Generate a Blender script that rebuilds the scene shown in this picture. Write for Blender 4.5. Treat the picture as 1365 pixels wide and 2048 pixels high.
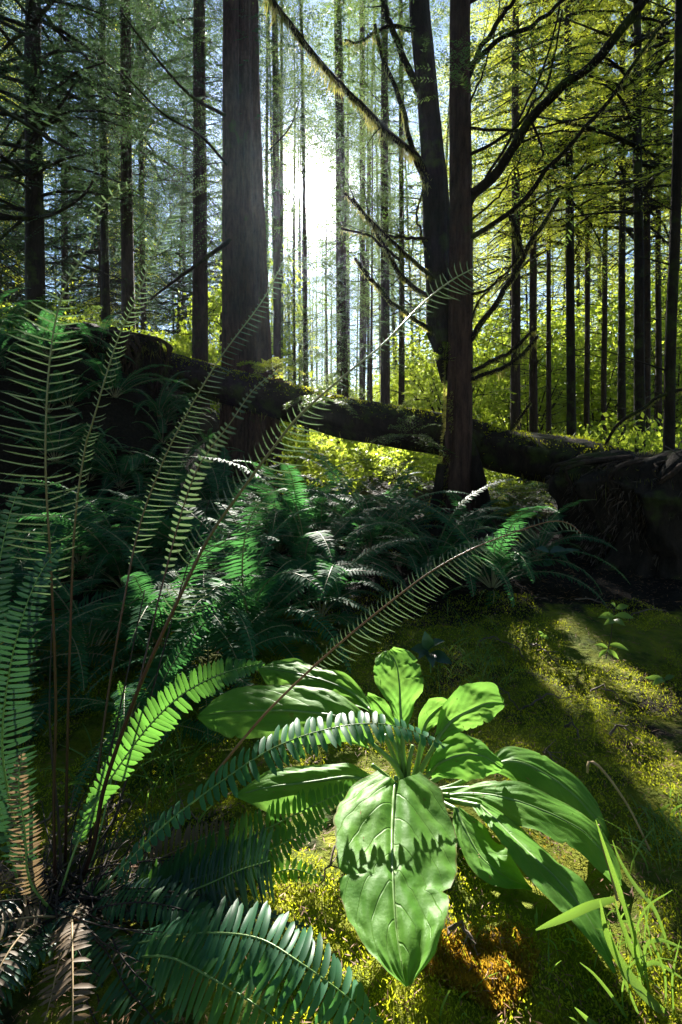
import bpy, math, random
import numpy as np
from mathutils import Vector, Matrix

for o in list(bpy.data.objects):
    bpy.data.objects.remove(o)
rnd = random.Random(7)
rs = np.random.RandomState(7)
SC = bpy.context.scene
COL = SC.collection

# ------------------------------------------------------------------ camera, sky, sun, exposure
CAMH = 0.8
FOC = 1000.0            # focal length in photo pixels
CX, HY = 682.5, 870.0   # principal column and horizon row in the photo
cam_d = bpy.data.cameras.new('camera')
cam = bpy.data.objects.new('camera', cam_d)
COL.objects.link(cam)
cam_d.sensor_fit = 'VERTICAL'
cam_d.sensor_height = 36.0
cam_d.sensor_width = 24.0
cam_d.lens = 36.0 * FOC / 2048.0
cam_d.shift_y = -(1024 - HY) / 2048.0
cam_d.clip_start = 0.02
cam_d.clip_end = 600
cam.location = (0, 0, CAMH)
cam.rotation_euler = (math.radians(90), 0, 0)
SC.camera = cam

SUN = Vector((-(CX - 622) / FOC, 1.0, (HY - 385) / FOC)).normalized()
SUN_EL = math.asin(SUN.z)
SUN_AZ = math.atan2(SUN.x, SUN.y)

w = bpy.data.worlds.new('World')
SC.world = w
w.use_nodes = True
nt = w.node_tree
nt.nodes.clear()
out = nt.nodes.new('ShaderNodeOutputWorld')
bg = nt.nodes.new('ShaderNodeBackground')
sky = nt.nodes.new('ShaderNodeTexSky')
sky.sky_type = 'NISHITA'
sky.sun_disc = False
sky.sun_elevation = SUN_EL
sky.sun_rotation = SUN_AZ
sky.air_density = 1.0
sky.dust_density = 0.15
sky.ozone_density = 4.0
bg.inputs['Strength'].default_value = 0.05
nt.links.new(sky.outputs[0], bg.inputs['Color'])
# bright air round the sun: circumsolar glow of the sky itself
tc = nt.nodes.new('ShaderNodeTexCoord')
dot = nt.nodes.new('ShaderNodeVectorMath'); dot.operation = 'DOT_PRODUCT'
dot.inputs[1].default_value = SUN
nt.links.new(tc.outputs['Generated'], dot.inputs[0])
ac = nt.nodes.new('ShaderNodeMath'); ac.operation = 'ARCCOSINE'
nt.links.new(dot.outputs['Value'], ac.inputs[0])
def wmath(op, a, b=None):
    m = nt.nodes.new('ShaderNodeMath'); m.operation = op
    for i, v in enumerate((a, b)):
        if v is None: continue
        if isinstance(v, (int, float)): m.inputs[i].default_value = v
        else: nt.links.new(v, m.inputs[i])
    return m.outputs[0]
g1 = wmath('MULTIPLY', wmath('EXPONENT', wmath('MULTIPLY', ac.outputs[0], -1 / 0.016)), 60.0)
g2 = wmath('MULTIPLY', wmath('EXPONENT', wmath('MULTIPLY', ac.outputs[0], -1 / 0.10)), 0.08)
bg2 = nt.nodes.new('ShaderNodeBackground')
bg2.inputs['Color'].default_value = (1.0, 0.96, 0.88, 1)
nt.links.new(wmath('ADD', g1, g2), bg2.inputs['Strength'])
addn = nt.nodes.new('ShaderNodeAddShader')
nt.links.new(bg.outputs[0], addn.inputs[0]); nt.links.new(bg2.outputs[0], addn.inputs[1])
nt.links.new(addn.outputs[0], out.inputs['Surface'])

sd = bpy.data.lights.new('sun', 'SUN')
sd.energy = 5.0
sd.angle = math.radians(0.5)
sd.color = (1.0, 0.95, 0.85)
so = bpy.data.objects.new('sun', sd)
COL.objects.link(so)
so.rotation_euler = SUN.to_track_quat('Z', 'Y').to_euler()
so.location = (0, 0, 30)

SC.view_settings.view_transform = 'Standard'
SC.view_settings.look = 'None'
SC.view_settings.exposure = 2.25
SC.view_settings.gamma = 1
SC.view_settings.use_curve_mapping = False
cy = SC.cycles
cy.max_bounces = 6; cy.diffuse_bounces = 3; cy.glossy_bounces = 2
cy.transmission_bounces = 5; cy.transparent_max_bounces = 8; cy.volume_bounces = 0
cy.caustics_reflective = False; cy.caustics_refractive = False
cy.use_denoising = True
cy.sample_clamp_indirect = 6.0
cy.use_fast_gi = False

# ------------------------------------------------------------------ helpers
def P(px, py, Y):
    return np.array([(px - CX) / FOC * Y, Y, CAMH - (py - HY) / FOC * Y])

def sm(a, b, x):
    t = np.clip((x - a) / (b - a), 0, 1)
    return t * t * (3 - 2 * t)

_nv = {}
def vnoise(x, y, seed=0):
    """smooth 2-D value noise, about -1..1"""
    if seed not in _nv:
        _nv[seed] = np.random.RandomState(100 + seed).uniform(-1, 1, (256, 256))
    T = _nv[seed]
    x = np.asarray(x, float); y = np.asarray(y, float)
    xi = np.floor(x).astype(int); yi = np.floor(y).astype(int)
    fx = x - xi; fy = y - yi
    fx = fx * fx * (3 - 2 * fx); fy = fy * fy * (3 - 2 * fy)
    a = T[xi % 256, yi % 256]; b = T[(xi + 1) % 256, yi % 256]
    c = T[xi % 256, (yi + 1) % 256]; d = T[(xi + 1) % 256, (yi + 1) % 256]
    return (a * (1 - fx) + b * fx) * (1 - fy) + (c * (1 - fx) + d * fx) * fy

def ground_z(x, y):
    x = np.asarray(x, float); y = np.asarray(y, float)
    z = 0.035 * vnoise(x * 1.3, y * 1.3, 1) + 0.018 * vnoise(x * 4, y * 4, 2)
    near = sm(7, 4, y)
    z = z + near * (0.006 * vnoise(x * 17, y * 17, 8) + 0.010 * vnoise(x * 11, y * 11, 3) + 0.005 * vnoise(x * 27, y * 27, 4))
    z = z + 0.35 * sm(8, 30, y) * vnoise(x * .13, y * .13, 5)
    # dark earth bank rising on the left behind the ferns
    bank = sm(-0.95, -2.7, x + 0.15 * vnoise(x, y, 6)) * sm(3.1, 5.0, y) * sm(16, 9, y)
    z = z + bank * (1.6 + 0.2 * sm(-2.2, -3.6, x) + 0.15 * vnoise(x * 2, y * 2, 7))
    z = z + 0.12 * np.exp(-((x + .2) ** 2 + (y - 3.6) ** 2) / 1.2)
    return z

def gz(x, y): return float(ground_z(x, y))

def catmull(pts, n):
    pts = np.array(pts, float)
    m = len(pts)
    ext = np.vstack([2 * pts[0] - pts[1], pts, 2 * pts[-1] - pts[-2]])
    seg = np.linalg.norm(np.diff(pts[:, :3], axis=0), axis=1)
    cum = np.concatenate([[0], np.cumsum(seg)])
    t = np.linspace(0, cum[-1], n)
    idx = np.clip(np.searchsorted(cum, t, side='right') - 1, 0, m - 2)
    u = ((t - cum[idx]) / np.maximum(seg[idx], 1e-9))[:, None]
    p0, p1, p2, p3 = ext[idx], ext[idx + 1], ext[idx + 2], ext[idx + 3]
    return 0.5 * ((2 * p1) + (-p0 + p2) * u + (2 * p0 - 5 * p1 + 4 * p2 - p3) * u ** 2 + (-p0 + 3 * p1 - 3 * p2 + p3) * u ** 3)

def nrm(a):
    return a / np.maximum(np.linalg.norm(a, axis=-1, keepdims=True), 1e-12)

class MB:
    """collects vertices and faces (tris or quads) for ONE mesh object"""
    def __init__(s):
        s.V = []; s.F4 = []; s.F3 = []; s.M4 = []; s.M3 = []; s.n = 0; s.UV = []
    def add(s, V, F, mat=0, uv=None):
        V = np.asarray(V, float).reshape(-1, 3)
        F = np.asarray(F, int)
        s.V.append(V)
        s.UV.append(np.zeros((len(V), 2)) if uv is None else np.asarray(uv, float))
        if len(F):
            if F.shape[1] == 4:
                s.F4.append(F + s.n); s.M4.append(np.full(len(F), mat))
            else:
                s.F3.append(F + s.n); s.M3.append(np.full(len(F), mat))
        s.n += len(V)
    def tube(s, pts, rad, sides=6, mat=0, cap=True, jitter=0.0, seed=0, flute=0):
        pts = np.asarray(pts, float); n = len(pts)
        rad = np.broadcast_to(np.asarray(rad, float), (n,))
        T = nrm(np.gradient(pts, axis=0))
        ref = np.array([0, 0, 1.0]) if abs(T[0][2]) < .9 else np.array([1.0, 0, 0])
        A = nrm(ref - (T @ ref)[:, None] * T)
        B = np.cross(T, A)
        a = np.linspace(0, 2 * np.pi, sides, endpoint=False)
        r = np.repeat(rad[:, None], sides, 1)
        if jitter:
            q = np.random.RandomState(seed)
            k = q.uniform(-1, 1, (n, sides)); kk = q.uniform(-1, 1, sides)
            r = r * (1 + jitter * (.5 * k + .7 * kk[None, :]))
        V = pts[:, None, :] + r[..., None] * (np.cos(a)[None, :, None] * A[:, None, :] + np.sin(a)[None, :, None] * B[:, None, :])
        i = np.arange(n - 1)[:, None] * sides; j = np.arange(sides)[None, :]
        j2 = (j + 1) % sides
        F = np.stack([i + j, i + j2, i + sides + j2, i + sides + j], -1).reshape(-1, 4)
        uv = np.zeros((n * sides, 2)); uv[:, 1] = np.repeat(np.linspace(0, 1, n), sides)
        s.add(V.reshape(-1, 3), F, mat, uv)
        if cap:
            k = s.n - sides
            for c, ring in ((pts[0], s.n - n * sides), (pts[-1], k)):
                s.V.append(c[None]); s.UV.append(np.zeros((1, 2)))
                ci = s.n; s.n += 1
                s.F3.append(np.array([[ring + q, ring + (q + 1) % sides, ci] for q in range(sides)])); s.M3.append(np.full(sides, mat))
    def mesh(s, name, mats, smooth=True, uv=False):
        me = bpy.data.meshes.new(name)
        V = np.concatenate(s.V) if s.V else np.zeros((0, 3))
        F4 = np.concatenate(s.F4) if s.F4 else np.zeros((0, 4), int)
        F3 = np.concatenate(s.F3) if s.F3 else np.zeros((0, 3), int)
        nl = F4.size + F3.size
        me.vertices.add(len(V)); me.vertices.foreach_set('co', V.astype(np.float32).ravel())
        me.loops.add(nl)
        li = np.concatenate([F4.ravel(), F3.ravel()]).astype(np.int32)
        me.loops.foreach_set('vertex_index', li)
        me.polygons.add(len(F4) + len(F3))
        st = np.concatenate([np.arange(len(F4)) * 4, F4.size + np.arange(len(F3)) * 3]).astype(np.int32)
        me.polygons.foreach_set('loop_start', st)
        mi = np.concatenate((s.M4 + s.M3) or [np.zeros(0)]).astype(np.int32)
        me.polygons.foreach_set('material_index', mi)
        me.polygons.foreach_set('use_smooth', np.full(len(mi), smooth))
        if uv:
            UV = np.concatenate(s.UV)
            l = me.uv_layers.new(name='UVMap')
            l.data.foreach_set('uv', UV[li].astype(np.float32).ravel())
        for m in (mats if isinstance(mats, (list, tuple)) else [mats]):
            me.materials.append(m)
        me.update(); me.validate()
        return me

def link(name, me, parent=None, loc=None):
    o = bpy.data.objects.new(name, me)
    COL.objects.link(o)
    if loc is not None: o.location = loc
    if parent is not None: o.parent = parent
    return o

def tag(o, label=None, cat=None, group=None, kind=None):
    if label: o['label'] = label
    if cat: o['category'] = cat
    if group: o['group'] = group
    if kind: o['kind'] = kind
    return o

def thing(name, label, cat, loc, group=None, rz=0.0):
    o = link(name, None, None, loc); o.rotation_euler = (0, 0, rz)
    o.empty_display_size = .05
    return tag(o, label, cat, group)

def copy_tree(o, parent=None):
    c = o.copy(); COL.objects.link(c)
    if parent is not None: c.parent = parent
    for ch in o.children: copy_tree(ch, c)
    return c

# ------------------------------------------------------------------ materials
def mat_base(name):
    m = bpy.data.materials.new(name); m.use_nodes = True
    n = m.node_tree; n.nodes.clear()
    o = n.nodes.new('ShaderNodeOutputMaterial')
    return m, n, o
def noise(n, scale, detail=3, rough=.6, coord='Object', dim=None, vec=None):
    t = n.nodes.new('ShaderNodeTexNoise')
    t.inputs['Scale'].default_value = scale; t.inputs['Detail'].default_value = detail; t.inputs['Roughness'].default_value = rough
    if vec is None:
        if coord == 'World':
            g = n.nodes.new('ShaderNodeNewGeometry'); v = g.outputs['Position']
        else:
            c = n.nodes.new('ShaderNodeTexCoord'); v = c.outputs[coord]
        n.links.new(v, t.inputs['Vector'])
    else:
        n.links.new(vec, t.inputs['Vector'])
    return t
def ramp(n, src, stops):
    r = n.nodes.new('ShaderNodeValToRGB')
    e = r.color_ramp.elements
    while len(e) < len(stops): e.new(.5)
    for k, (p, c) in enumerate(stops):
        e[k].position = p; e[k].color = (*c, 1) if len(c) == 3 else c
    n.links.new(src, r.inputs['Fac'])
    return r
def bump(n, src, strength, dist):
    b = n.nodes.new('ShaderNodeBump'); b.inputs['Strength'].default_value = strength; b.inputs['Distance'].default_value = dist
    n.links.new(src, b.inputs['Height'])
    return b

def leaf_mat(name, c1, c2, trans, tfac=.45, rough=.45, nscale=3.0, coord='World', spec=.5, extra=None):
    """thin leaf: glossy/diffuse face mixed with light passing through"""
    m, n, o = mat_base(name)
    t = noise(n, nscale, 2, .6, coord)
    r = ramp(n, t.outputs['Fac'], [(.32, c1), (.68, c2)])
    oi = n.nodes.new('ShaderNodeObjectInfo')
    hs = n.nodes.new('ShaderNodeHueSaturation')
    mr = n.nodes.new('ShaderNodeMapRange'); mr.inputs['To Min'].default_value = .75; mr.inputs['To Max'].default_value = 1.25
    n.links.new(oi.outputs['Random'], mr.inputs['Value'])
    n.links.new(mr.outputs[0], hs.inputs['Value'])
    n.links.new(r.outputs[0], hs.inputs['Color'])
    b = n.nodes.new('ShaderNodeBsdfPrincipled')
    b.inputs['Roughness'].default_value = rough
    b.inputs['Specular IOR Level'].default_value = spec
    n.links.new(hs.outputs[0], b.inputs['Base Color'])
    tr = n.nodes.new('ShaderNodeBsdfTranslucent')
    tr.inputs['Color'].default_value = (*trans, 1)
    mx = n.nodes.new('ShaderNodeMixShader'); mx.inputs[0].default_value = tfac
    n.links.new(b.outputs[0], mx.inputs[1]); n.links.new(tr.outputs[0], mx.inputs[2])
    n.links.new(mx.outputs[0], o.inputs['Surface'])
    return m

def bark_mat(name, c1, c2, moss=(.06, .08, .015), mossamt=.5, vs=18):
    m, n, o = mat_base(name)
    c = n.nodes.new('ShaderNodeTexCoord')
    mp = n.nodes.new('ShaderNodeMapping'); mp.inputs['Scale'].default_value = (vs, vs, vs * .2)
    n.links.new(c.outputs['Object'], mp.inputs['Vector'])
    t = noise(n, 1.0, 9, .75, vec=mp.outputs[0])
    r = ramp(n, t.outputs['Fac'], [(.35, c1), (.65, c2)])
    t2 = noise(n, 3.5, 4, .65)
    r2 = ramp(n, t2.outputs['Fac'], [(.66 - mossamt * .25, (0, 0, 0)), (.78 - mossamt * .2, (1, 1, 1))])
    mix = n.nodes.new('ShaderNodeMixRGB')
    n.links.new(r2.outputs[0], mix.inputs[0]); n.links.new(r.outputs[0], mix.inputs[1]); mix.inputs[2].default_value = (*moss, 1)
    b = n.nodes.new('ShaderNodeBsdfPrincipled'); b.inputs['Roughness'].default_value = .9
    b.inputs['Specular IOR Level'].default_value = .25
    n.links.new(mix.outputs[0], b.inputs['Base Color'])
    bp = bump(n, t.outputs['Fac'], .9, .03)
    n.links.new(bp.outputs[0], b.inputs['Normal'])
    n.links.new(b.outputs[0], o.inputs['Surface'])
    return m

M = {}
M['bark'] = bark_mat('bark', (.022, .014, .010), (.085, .052, .036), mossamt=.35)
M['bark_cedar'] = bark_mat('cedar_bark', (.032, .017, .012), (.12, .062, .042), mossamt=.15, vs=26)
M['bark_dark'] = bark_mat('dark_bark', (.014, .010, .007), (.045, .031, .022), mossamt=.6)
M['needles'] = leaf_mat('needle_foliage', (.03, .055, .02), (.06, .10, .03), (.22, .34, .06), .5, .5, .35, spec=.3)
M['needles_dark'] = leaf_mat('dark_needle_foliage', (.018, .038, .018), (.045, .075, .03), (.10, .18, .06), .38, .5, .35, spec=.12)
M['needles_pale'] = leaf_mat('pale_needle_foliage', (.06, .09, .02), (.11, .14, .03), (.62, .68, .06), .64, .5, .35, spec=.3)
M['leafy'] = leaf_mat('shrub_foliage', (.06, .11, .02), (.11, .15, .03), (.55, .68, .06), .62, .45, .5, spec=.3)
M['fern'] = leaf_mat('sword_fern', (.025, .085, .05), (.045, .125, .06), (.10, .34, .08), .38, .55, 2.0, spec=.04)
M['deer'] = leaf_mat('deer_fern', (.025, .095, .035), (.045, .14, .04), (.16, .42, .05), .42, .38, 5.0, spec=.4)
M['deer_blue'] = leaf_mat('deer_fern_bluish', (.02, .065, .042), (.038, .09, .052), (.06, .18, .05), .13, .36, 5.0, spec=.45)  # darker, bluer and less translucent than the plain deer fern green
M['deer_lit'] = leaf_mat('deer_fern_lit', (.035, .125, .065), (.06, .17, .085), (.14, .42, .08), .32, .42, 5.0, spec=.18)  # brighter copy of the deer fern, sunlit look put into the colour
M['ladder'] = leaf_mat('fertile_frond', (.035, .065, .035), (.08, .12, .065), (.15, .24, .09), .25, .3, 9.0, spec=.8)
M['dryfern'] = leaf_mat('dry_fern', (.14, .09, .05), (.24, .17, .10), (.3, .2, .1), .3, .6, 5.0)
M['moss'] = leaf_mat('moss', (.10, .14, .008), (.27, .29, .016), (.62, .66, .03), .48, .7, 2.2, spec=.2)
M['moss_orange'] = leaf_mat('orange_moss', (.16, .10, .012), (.26, .17, .02), (.60, .36, .03), .4, .7, 9, spec=.2)
M['hangmoss'] = leaf_mat('hanging_moss', (.09, .10, .03), (.15, .15, .05), (.55, .52, .12), .6, .7, 3, spec=.2)
M['grass'] = leaf_mat('grass', (.06, .13, .02), (.10, .19, .03), (.24, .42, .05), .45, .4, 4)
M['young'] = leaf_mat('young_leaf', (.07, .15, .04), (.12, .21, .05), (.35, .6, .08), .45, .4, 8)

def plain(name, c1, c2, scale=20, rough=.7, b=.3):
    m, n, o = mat_base(name)
    t = noise(n, scale, 3)
    r = ramp(n, t.outputs['Fac'], [(.3, c1), (.7, c2)])
    p = n.nodes.new('ShaderNodeBsdfPrincipled'); p.inputs['Roughness'].default_value = rough
    n.links.new(r.outputs[0], p.inputs['Base Color'])
    if b:
        n.links.new(bump(n, t.outputs['Fac'], b, .005).outputs[0], p.inputs['Normal'])
    n.links.new(p.outputs[0], o.inputs['Surface'])
    return m
M['stem_red'] = plain('red_stem', (.09, .030, .016), (.18, .06, .03))
M['stem_orange'] = plain('orange_stem', (.20, .075, .03), (.32, .17, .07), rough=.4)
M['stem_dark'] = plain('dark_stem', (.018, .012, .010), (.05, .03, .02))
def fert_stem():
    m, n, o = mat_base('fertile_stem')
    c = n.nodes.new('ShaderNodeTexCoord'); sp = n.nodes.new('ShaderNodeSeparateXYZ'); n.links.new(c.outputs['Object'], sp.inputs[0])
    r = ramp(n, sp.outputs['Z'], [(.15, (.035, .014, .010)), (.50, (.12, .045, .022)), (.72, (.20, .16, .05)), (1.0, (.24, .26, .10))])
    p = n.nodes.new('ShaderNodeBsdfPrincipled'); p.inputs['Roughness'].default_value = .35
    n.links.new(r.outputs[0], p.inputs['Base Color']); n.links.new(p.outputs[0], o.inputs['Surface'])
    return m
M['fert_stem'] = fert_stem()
M['stem_green'] = plain('green_stem', (.14, .26, .06), (.20, .34, .08), rough=.4)
M['stem_pale'] = plain('pale_stem', (.20, .20, .09), (.30, .27, .13), rough=.5)
M['twig'] = plain('twig', (.05, .03, .02), (.17, .12, .09))
M['dry'] = plain('dry_stalk', (.28, .19, .09), (.40, .29, .15))
M['debris'] = plain('leaf_debris', (.20, .08, .03), (.36, .17, .07))
M['needle_litter'] = plain('fallen_needles', (.14, .06, .03), (.30, .15, .06))

def ground_material():
    m, n, o = mat_base('forest_floor')
    big = noise(n, 1.1, 5, .6, 'World')
    fine = noise(n, 45, 5, .7, 'World')
    mid = noise(n, 8, 4, .65, 'World')
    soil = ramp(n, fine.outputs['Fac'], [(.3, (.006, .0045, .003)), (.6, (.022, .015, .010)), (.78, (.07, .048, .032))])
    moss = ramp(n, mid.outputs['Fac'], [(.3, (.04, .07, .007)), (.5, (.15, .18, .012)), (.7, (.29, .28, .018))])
    add = n.nodes.new('ShaderNodeMath'); add.operation = 'ADD'
    mul = n.nodes.new('ShaderNodeMath'); mul.operation = 'MULTIPLY'; mul.inputs[1].default_value = .45
    n.links.new(mid.outputs['Fac'], mul.inputs[0]); n.links.new(big.outputs['Fac'], add.inputs[0]); n.links.new(mul.outputs[0], add.inputs[1])
    g_ = n.nodes.new('ShaderNodeNewGeometry'); sx = n.nodes.new('ShaderNodeSeparateXYZ'); n.links.new(g_.outputs['Position'], sx.inputs[0])
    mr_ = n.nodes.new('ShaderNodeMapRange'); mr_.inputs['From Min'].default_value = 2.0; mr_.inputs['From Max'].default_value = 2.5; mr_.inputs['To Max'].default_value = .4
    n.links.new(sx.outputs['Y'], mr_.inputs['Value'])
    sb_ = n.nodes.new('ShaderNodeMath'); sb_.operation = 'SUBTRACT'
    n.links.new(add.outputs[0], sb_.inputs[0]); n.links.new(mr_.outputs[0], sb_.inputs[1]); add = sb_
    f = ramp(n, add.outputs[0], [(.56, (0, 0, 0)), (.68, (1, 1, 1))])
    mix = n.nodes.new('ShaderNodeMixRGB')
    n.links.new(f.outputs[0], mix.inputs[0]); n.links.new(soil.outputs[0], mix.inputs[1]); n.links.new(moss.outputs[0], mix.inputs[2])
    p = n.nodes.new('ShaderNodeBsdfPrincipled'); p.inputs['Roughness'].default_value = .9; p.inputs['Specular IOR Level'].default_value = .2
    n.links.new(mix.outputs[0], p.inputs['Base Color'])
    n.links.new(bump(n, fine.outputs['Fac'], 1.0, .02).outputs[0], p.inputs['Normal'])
    n.links.new(p.outputs[0], o.inputs['Surface'])
    return m
M['ground'] = ground_material()

def skunk_material():
    m, n, o = mat_base('broad_leaf')
    uvn = n.nodes.new('ShaderNodeUVMap')
    sep = n.nodes.new('ShaderNodeSeparateXYZ'); n.links.new(uvn.outputs[0], sep.inputs[0])
    def mth(op, a, b=None, c=None):
        q = n.nodes.new('ShaderNodeMath'); q.operation = op
        for i, v in enumerate((a, b, c)):
            if v is None: continue
            if isinstance(v, (int, float)): q.inputs[i].default_value = v
            else: n.links.new(v, q.inputs[i])
        return q.outputs[0]
    va = mth('ABSOLUTE', mth('SUBTRACT', sep.outputs[1], .5))       # 0 at the midrib, .5 at the margin
    wob = noise(n, 9, 2, .5)
    ph = mth('ADD', mth('SUBTRACT', sep.outputs[0], mth('MULTIPLY', mth('POWER', mth('MULTIPLY', va, 2.0), 1.35), .42)), mth('MULTIPLY', wob.outputs['Fac'], .02))
    ph = mth('ADD', ph, mth('MULTIPLY', mth('LESS_THAN', sep.outputs[1], .5), .42 / 6.5))
    lat = mth('ABSOLUTE', mth('SUBTRACT', mth('FRACT', mth('ADD', mth('MULTIPLY', ph, 6.5), 10.5)), .5))
    latv = mth('SUBTRACT', 1.0, mth('MINIMUM', mth('MULTIPLY', lat, 22.0), 1.0))
    midv = mth('SUBTRACT', 1.0, mth('MINIMUM', mth('MULTIPLY', va, 62.0), 1.0))
    fine = noise(n, 140, 3, .6); blot = noise(n, 14, 4, .6)
    base = ramp(n, blot.outputs['Fac'], [(.3, (.085, .24, .03)), (.7, (.155, .345, .05))])
    mix = n.nodes.new('ShaderNodeMixRGB'); mix.inputs[2].default_value = (.26, .40, .12, 1)
    n.links.new(mth('MAXIMUM', mth('MULTIPLY', latv, .22), mth('MULTIPLY', midv, .6)), mix.inputs[0])
    n.links.new(base.outputs[0], mix.inputs[1])
    # brown nibbled margin and scattered spots
    edge = mth('GREATER_THAN', mth('ADD', va, mth('MULTIPLY', mth('SUBTRACT', blot.outputs['Fac'], .5), .05)), .4905)
    sp = noise(n, 26, 2, .4)
    spot = mth('GREATER_THAN', sp.outputs['Fac'], .765)
    mix2 = n.nodes.new('ShaderNodeMixRGB'); mix2.inputs[2].default_value = (.16, .10, .04, 1)
    n.links.new(mth('MULTIPLY', mth('MAXIMUM', edge, spot), .7), mix2.inputs[0]); n.links.new(mix.outputs[0], mix2.inputs[1])
    p = n.nodes.new('ShaderNodeBsdfPrincipled'); p.inputs['Roughness'].default_value = .5; p.inputs['Specular IOR Level'].default_value = .13
    n.links.new(mix2.outputs[0], p.inputs['Base Color'])
    h = mth('ADD', mth('MULTIPLY', fine.outputs['Fac'], .25), mth('ADD', mth('MULTIPLY', latv, -.5), mth('MULTIPLY', blot.outputs['Fac'], .9)))
    n.links.new(bump(n, h, .35, .006).outputs[0], p.inputs['Normal'])
    tr = n.nodes.new('ShaderNodeBsdfTranslucent')
    tb = ramp(n, blot.outputs['Fac'], [(.3, (.20, .48, .07)), (.7, (.30, .58, .09))])
    n.links.new(tb.outputs[0], tr.inputs['Color'])
    mx = n.nodes.new('ShaderNodeMixShader'); mx.inputs[0].default_value = .36
    n.links.new(p.outputs[0], mx.inputs[1]); n.links.new(tr.outputs[0], mx.inputs[2])
    n.links.new(mx.outputs[0], o.inputs['Surface'])
    return m
M['skunk'] = skunk_material()

# ------------------------------------------------------------------ ground
def build_ground():
    def axis(near_a, near_b, step, far_a, far_b, k=1.12):
        a = list(np.arange(near_a, near_b, step))
        s = step; x = a[-1]
        while x < far_b:
            s *= k; x += s; a.append(min(x, far_b))
        s = step; x = a[0]; pre = []
        while x > far_a:
            s *= k; x -= s; pre.append(max(x, far_a))
        return np.array(pre[::-1] + a)
    xs = axis(-2.6, 2.6, .022, -88, 88)
    ys = axis(.4, 4.6, .022, -34.0, 95)
    X, Yg = np.meshgrid(xs, ys, indexing='ij')
    V = np.stack([X, Yg, ground_z(X, Yg)], -1)
    a, b = X.shape
    i = np.arange(a - 1)[:, None] * b; j = np.arange(b - 1)[None, :]
    F = np.stack([i + j, i + b + j, i + b + j + 1, i + j + 1], -1).reshape(-1, 4)
    mb = MB(); mb.add(V.reshape(-1, 3), F)
    o = link('ground', mb.mesh('ground', M['ground']))
    tag(o, kind='structure')
build_ground()

# ------------------------------------------------------------------ conifer foliage templates
def frames_leaf(base, D, side, ln, wd):
    """flat elongated leaf quads (vectorised): base (k,3), D dir, side dir"""
    tip = base + D * ln[:, None]
    mid = base + D * (ln * .45)[:, None]
    a = mid - side * wd[:, None]; b = mid + side * wd[:, None]
    V = np.stack([base, a, tip, b], 1).reshape(-1, 3)
    F = np.arange(len(base) * 4).reshape(-1, 4)
    return V, F

def branch_template(L, seed, dens=1.0, leaf=.075):
    """one drooping conifer bough along +X, flat sprays either side"""
    q = np.random.RandomState(seed)
    n = 14
    t = np.linspace(0, 1, n)
    axis_ = np.stack([L * t, .06 * L * np.sin(t * 3 + q.uniform(0, 6)), L * (.16 * t - .42 * t ** 2)], -1)
    V = []; k = 0
    tw = []
    nb = int(16 * dens * L / 1.5)
    for b in range(nb):
        s = q.uniform(.12, 1.0)
        i = min(int(s * (n - 1)), n - 2); f = s * (n - 1) - i
        p = axis_[i] * (1 - f) + axis_[i + 1] * f
        T = nrm(axis_[i + 1] - axis_[i])
        sgn = 1 if b % 2 else -1
        sl = L * (.45 * (1 - s) + .13) * q.uniform(.7, 1.2)
        ang = math.radians(q.uniform(38, 62))
        S = np.array([-T[1], T[0], 0]) * sgn
        D = nrm(T * math.cos(ang) + S * math.sin(ang) + np.array([0, 0, q.uniform(-.32, .05)]))
        m = max(4, int(sl / leaf * 1.55))
        u = np.linspace(.08, 1, m)
        pts = p + D * (sl * u)[:, None] + np.array([0, 0, -1.0]) * (.22 * sl * u ** 2)[:, None]
        side = nrm(np.cross(D, [0, 0, 1.0]))
        sg = np.where(np.arange(m) % 2 == 0, 1, -1)[:, None]
        dd = nrm(D * .62 + side * sg * .75 + q.normal(0, .16, (m, 3)) + np.array([0, 0, -.12]))
        ss = nrm(np.cross(dd, np.array([0, 0, 1.0]) + q.normal(0, .35, (m, 3))))
        ln = leaf * q.uniform(.8, 1.5, m) * (1.25 - .6 * u); wd = ln * q.uniform(.13, .2, m)
        v, _ = frames_leaf(pts, dd, ss, ln, wd)
        V.append(v)
        tw.append((p, pts[-1]))
    V = np.concatenate(V)
    return V, axis_, tw

BR = [branch_template(1.6, s, 1.15, .045) for s in range(5)]
BRN = [branch_template(1.6, 70 + s, 1.7, .026) for s in range(4)]
BRF = [branch_template(1.6, 40 + s, .8, .085) for s in range(4)]

def crown_arrays(seed, z0, z1, rmax, nb, templ, lowpow=.8):
    """foliage verts of a crown around the local trunk axis, plus twig tubes"""
    q = np.random.RandomState(seed)
    Vs = []; mb = MB()
    for b in range(nb):
        t = q.uniform(0, 1) ** .9
        z = z0 + (z1 - z0) * t
        r = rmax * (1 - t) ** lowpow * q.uniform(.55, 1.1) + .35
        Vt, ax, _ = templ[q.randint(len(templ))]
        s = r / 1.6
        a = q.uniform(0, 2 * np.pi)
        tilt = q.uniform(-.25, .25) + .25 * t
        ca, sa = math.cos(a), math.sin(a)
        ct, st = math.cos(tilt), math.sin(tilt)
        R = np.array([[ca, -sa, 0], [sa, ca, 0], [0, 0, 1]]) @ np.array([[ct, 0, -st], [0, 1, 0], [st, 0, ct]])
        sy = q.uniform(.8, 1.1)
        Vv = (Vt * np.array([s, s * sy, s])) @ R.T + np.array([0, 0, z])
        Vs.append(Vv)
        axx = (ax * np.array([s, s * sy, s])) @ R.T + np.array([0, 0, z])
        mb.tube(axx[::3], np.linspace(.018, .004, len(axx[::3])) * (r + .5), 3, cap=False)
    return np.concatenate(Vs), mb

def quads_mesh(V, name, mats):
    mb = MB(); mb.add(V, np.arange(len(V)).reshape(-1, 4))
    return mb.mesh(name, mats, smooth=False)

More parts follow.
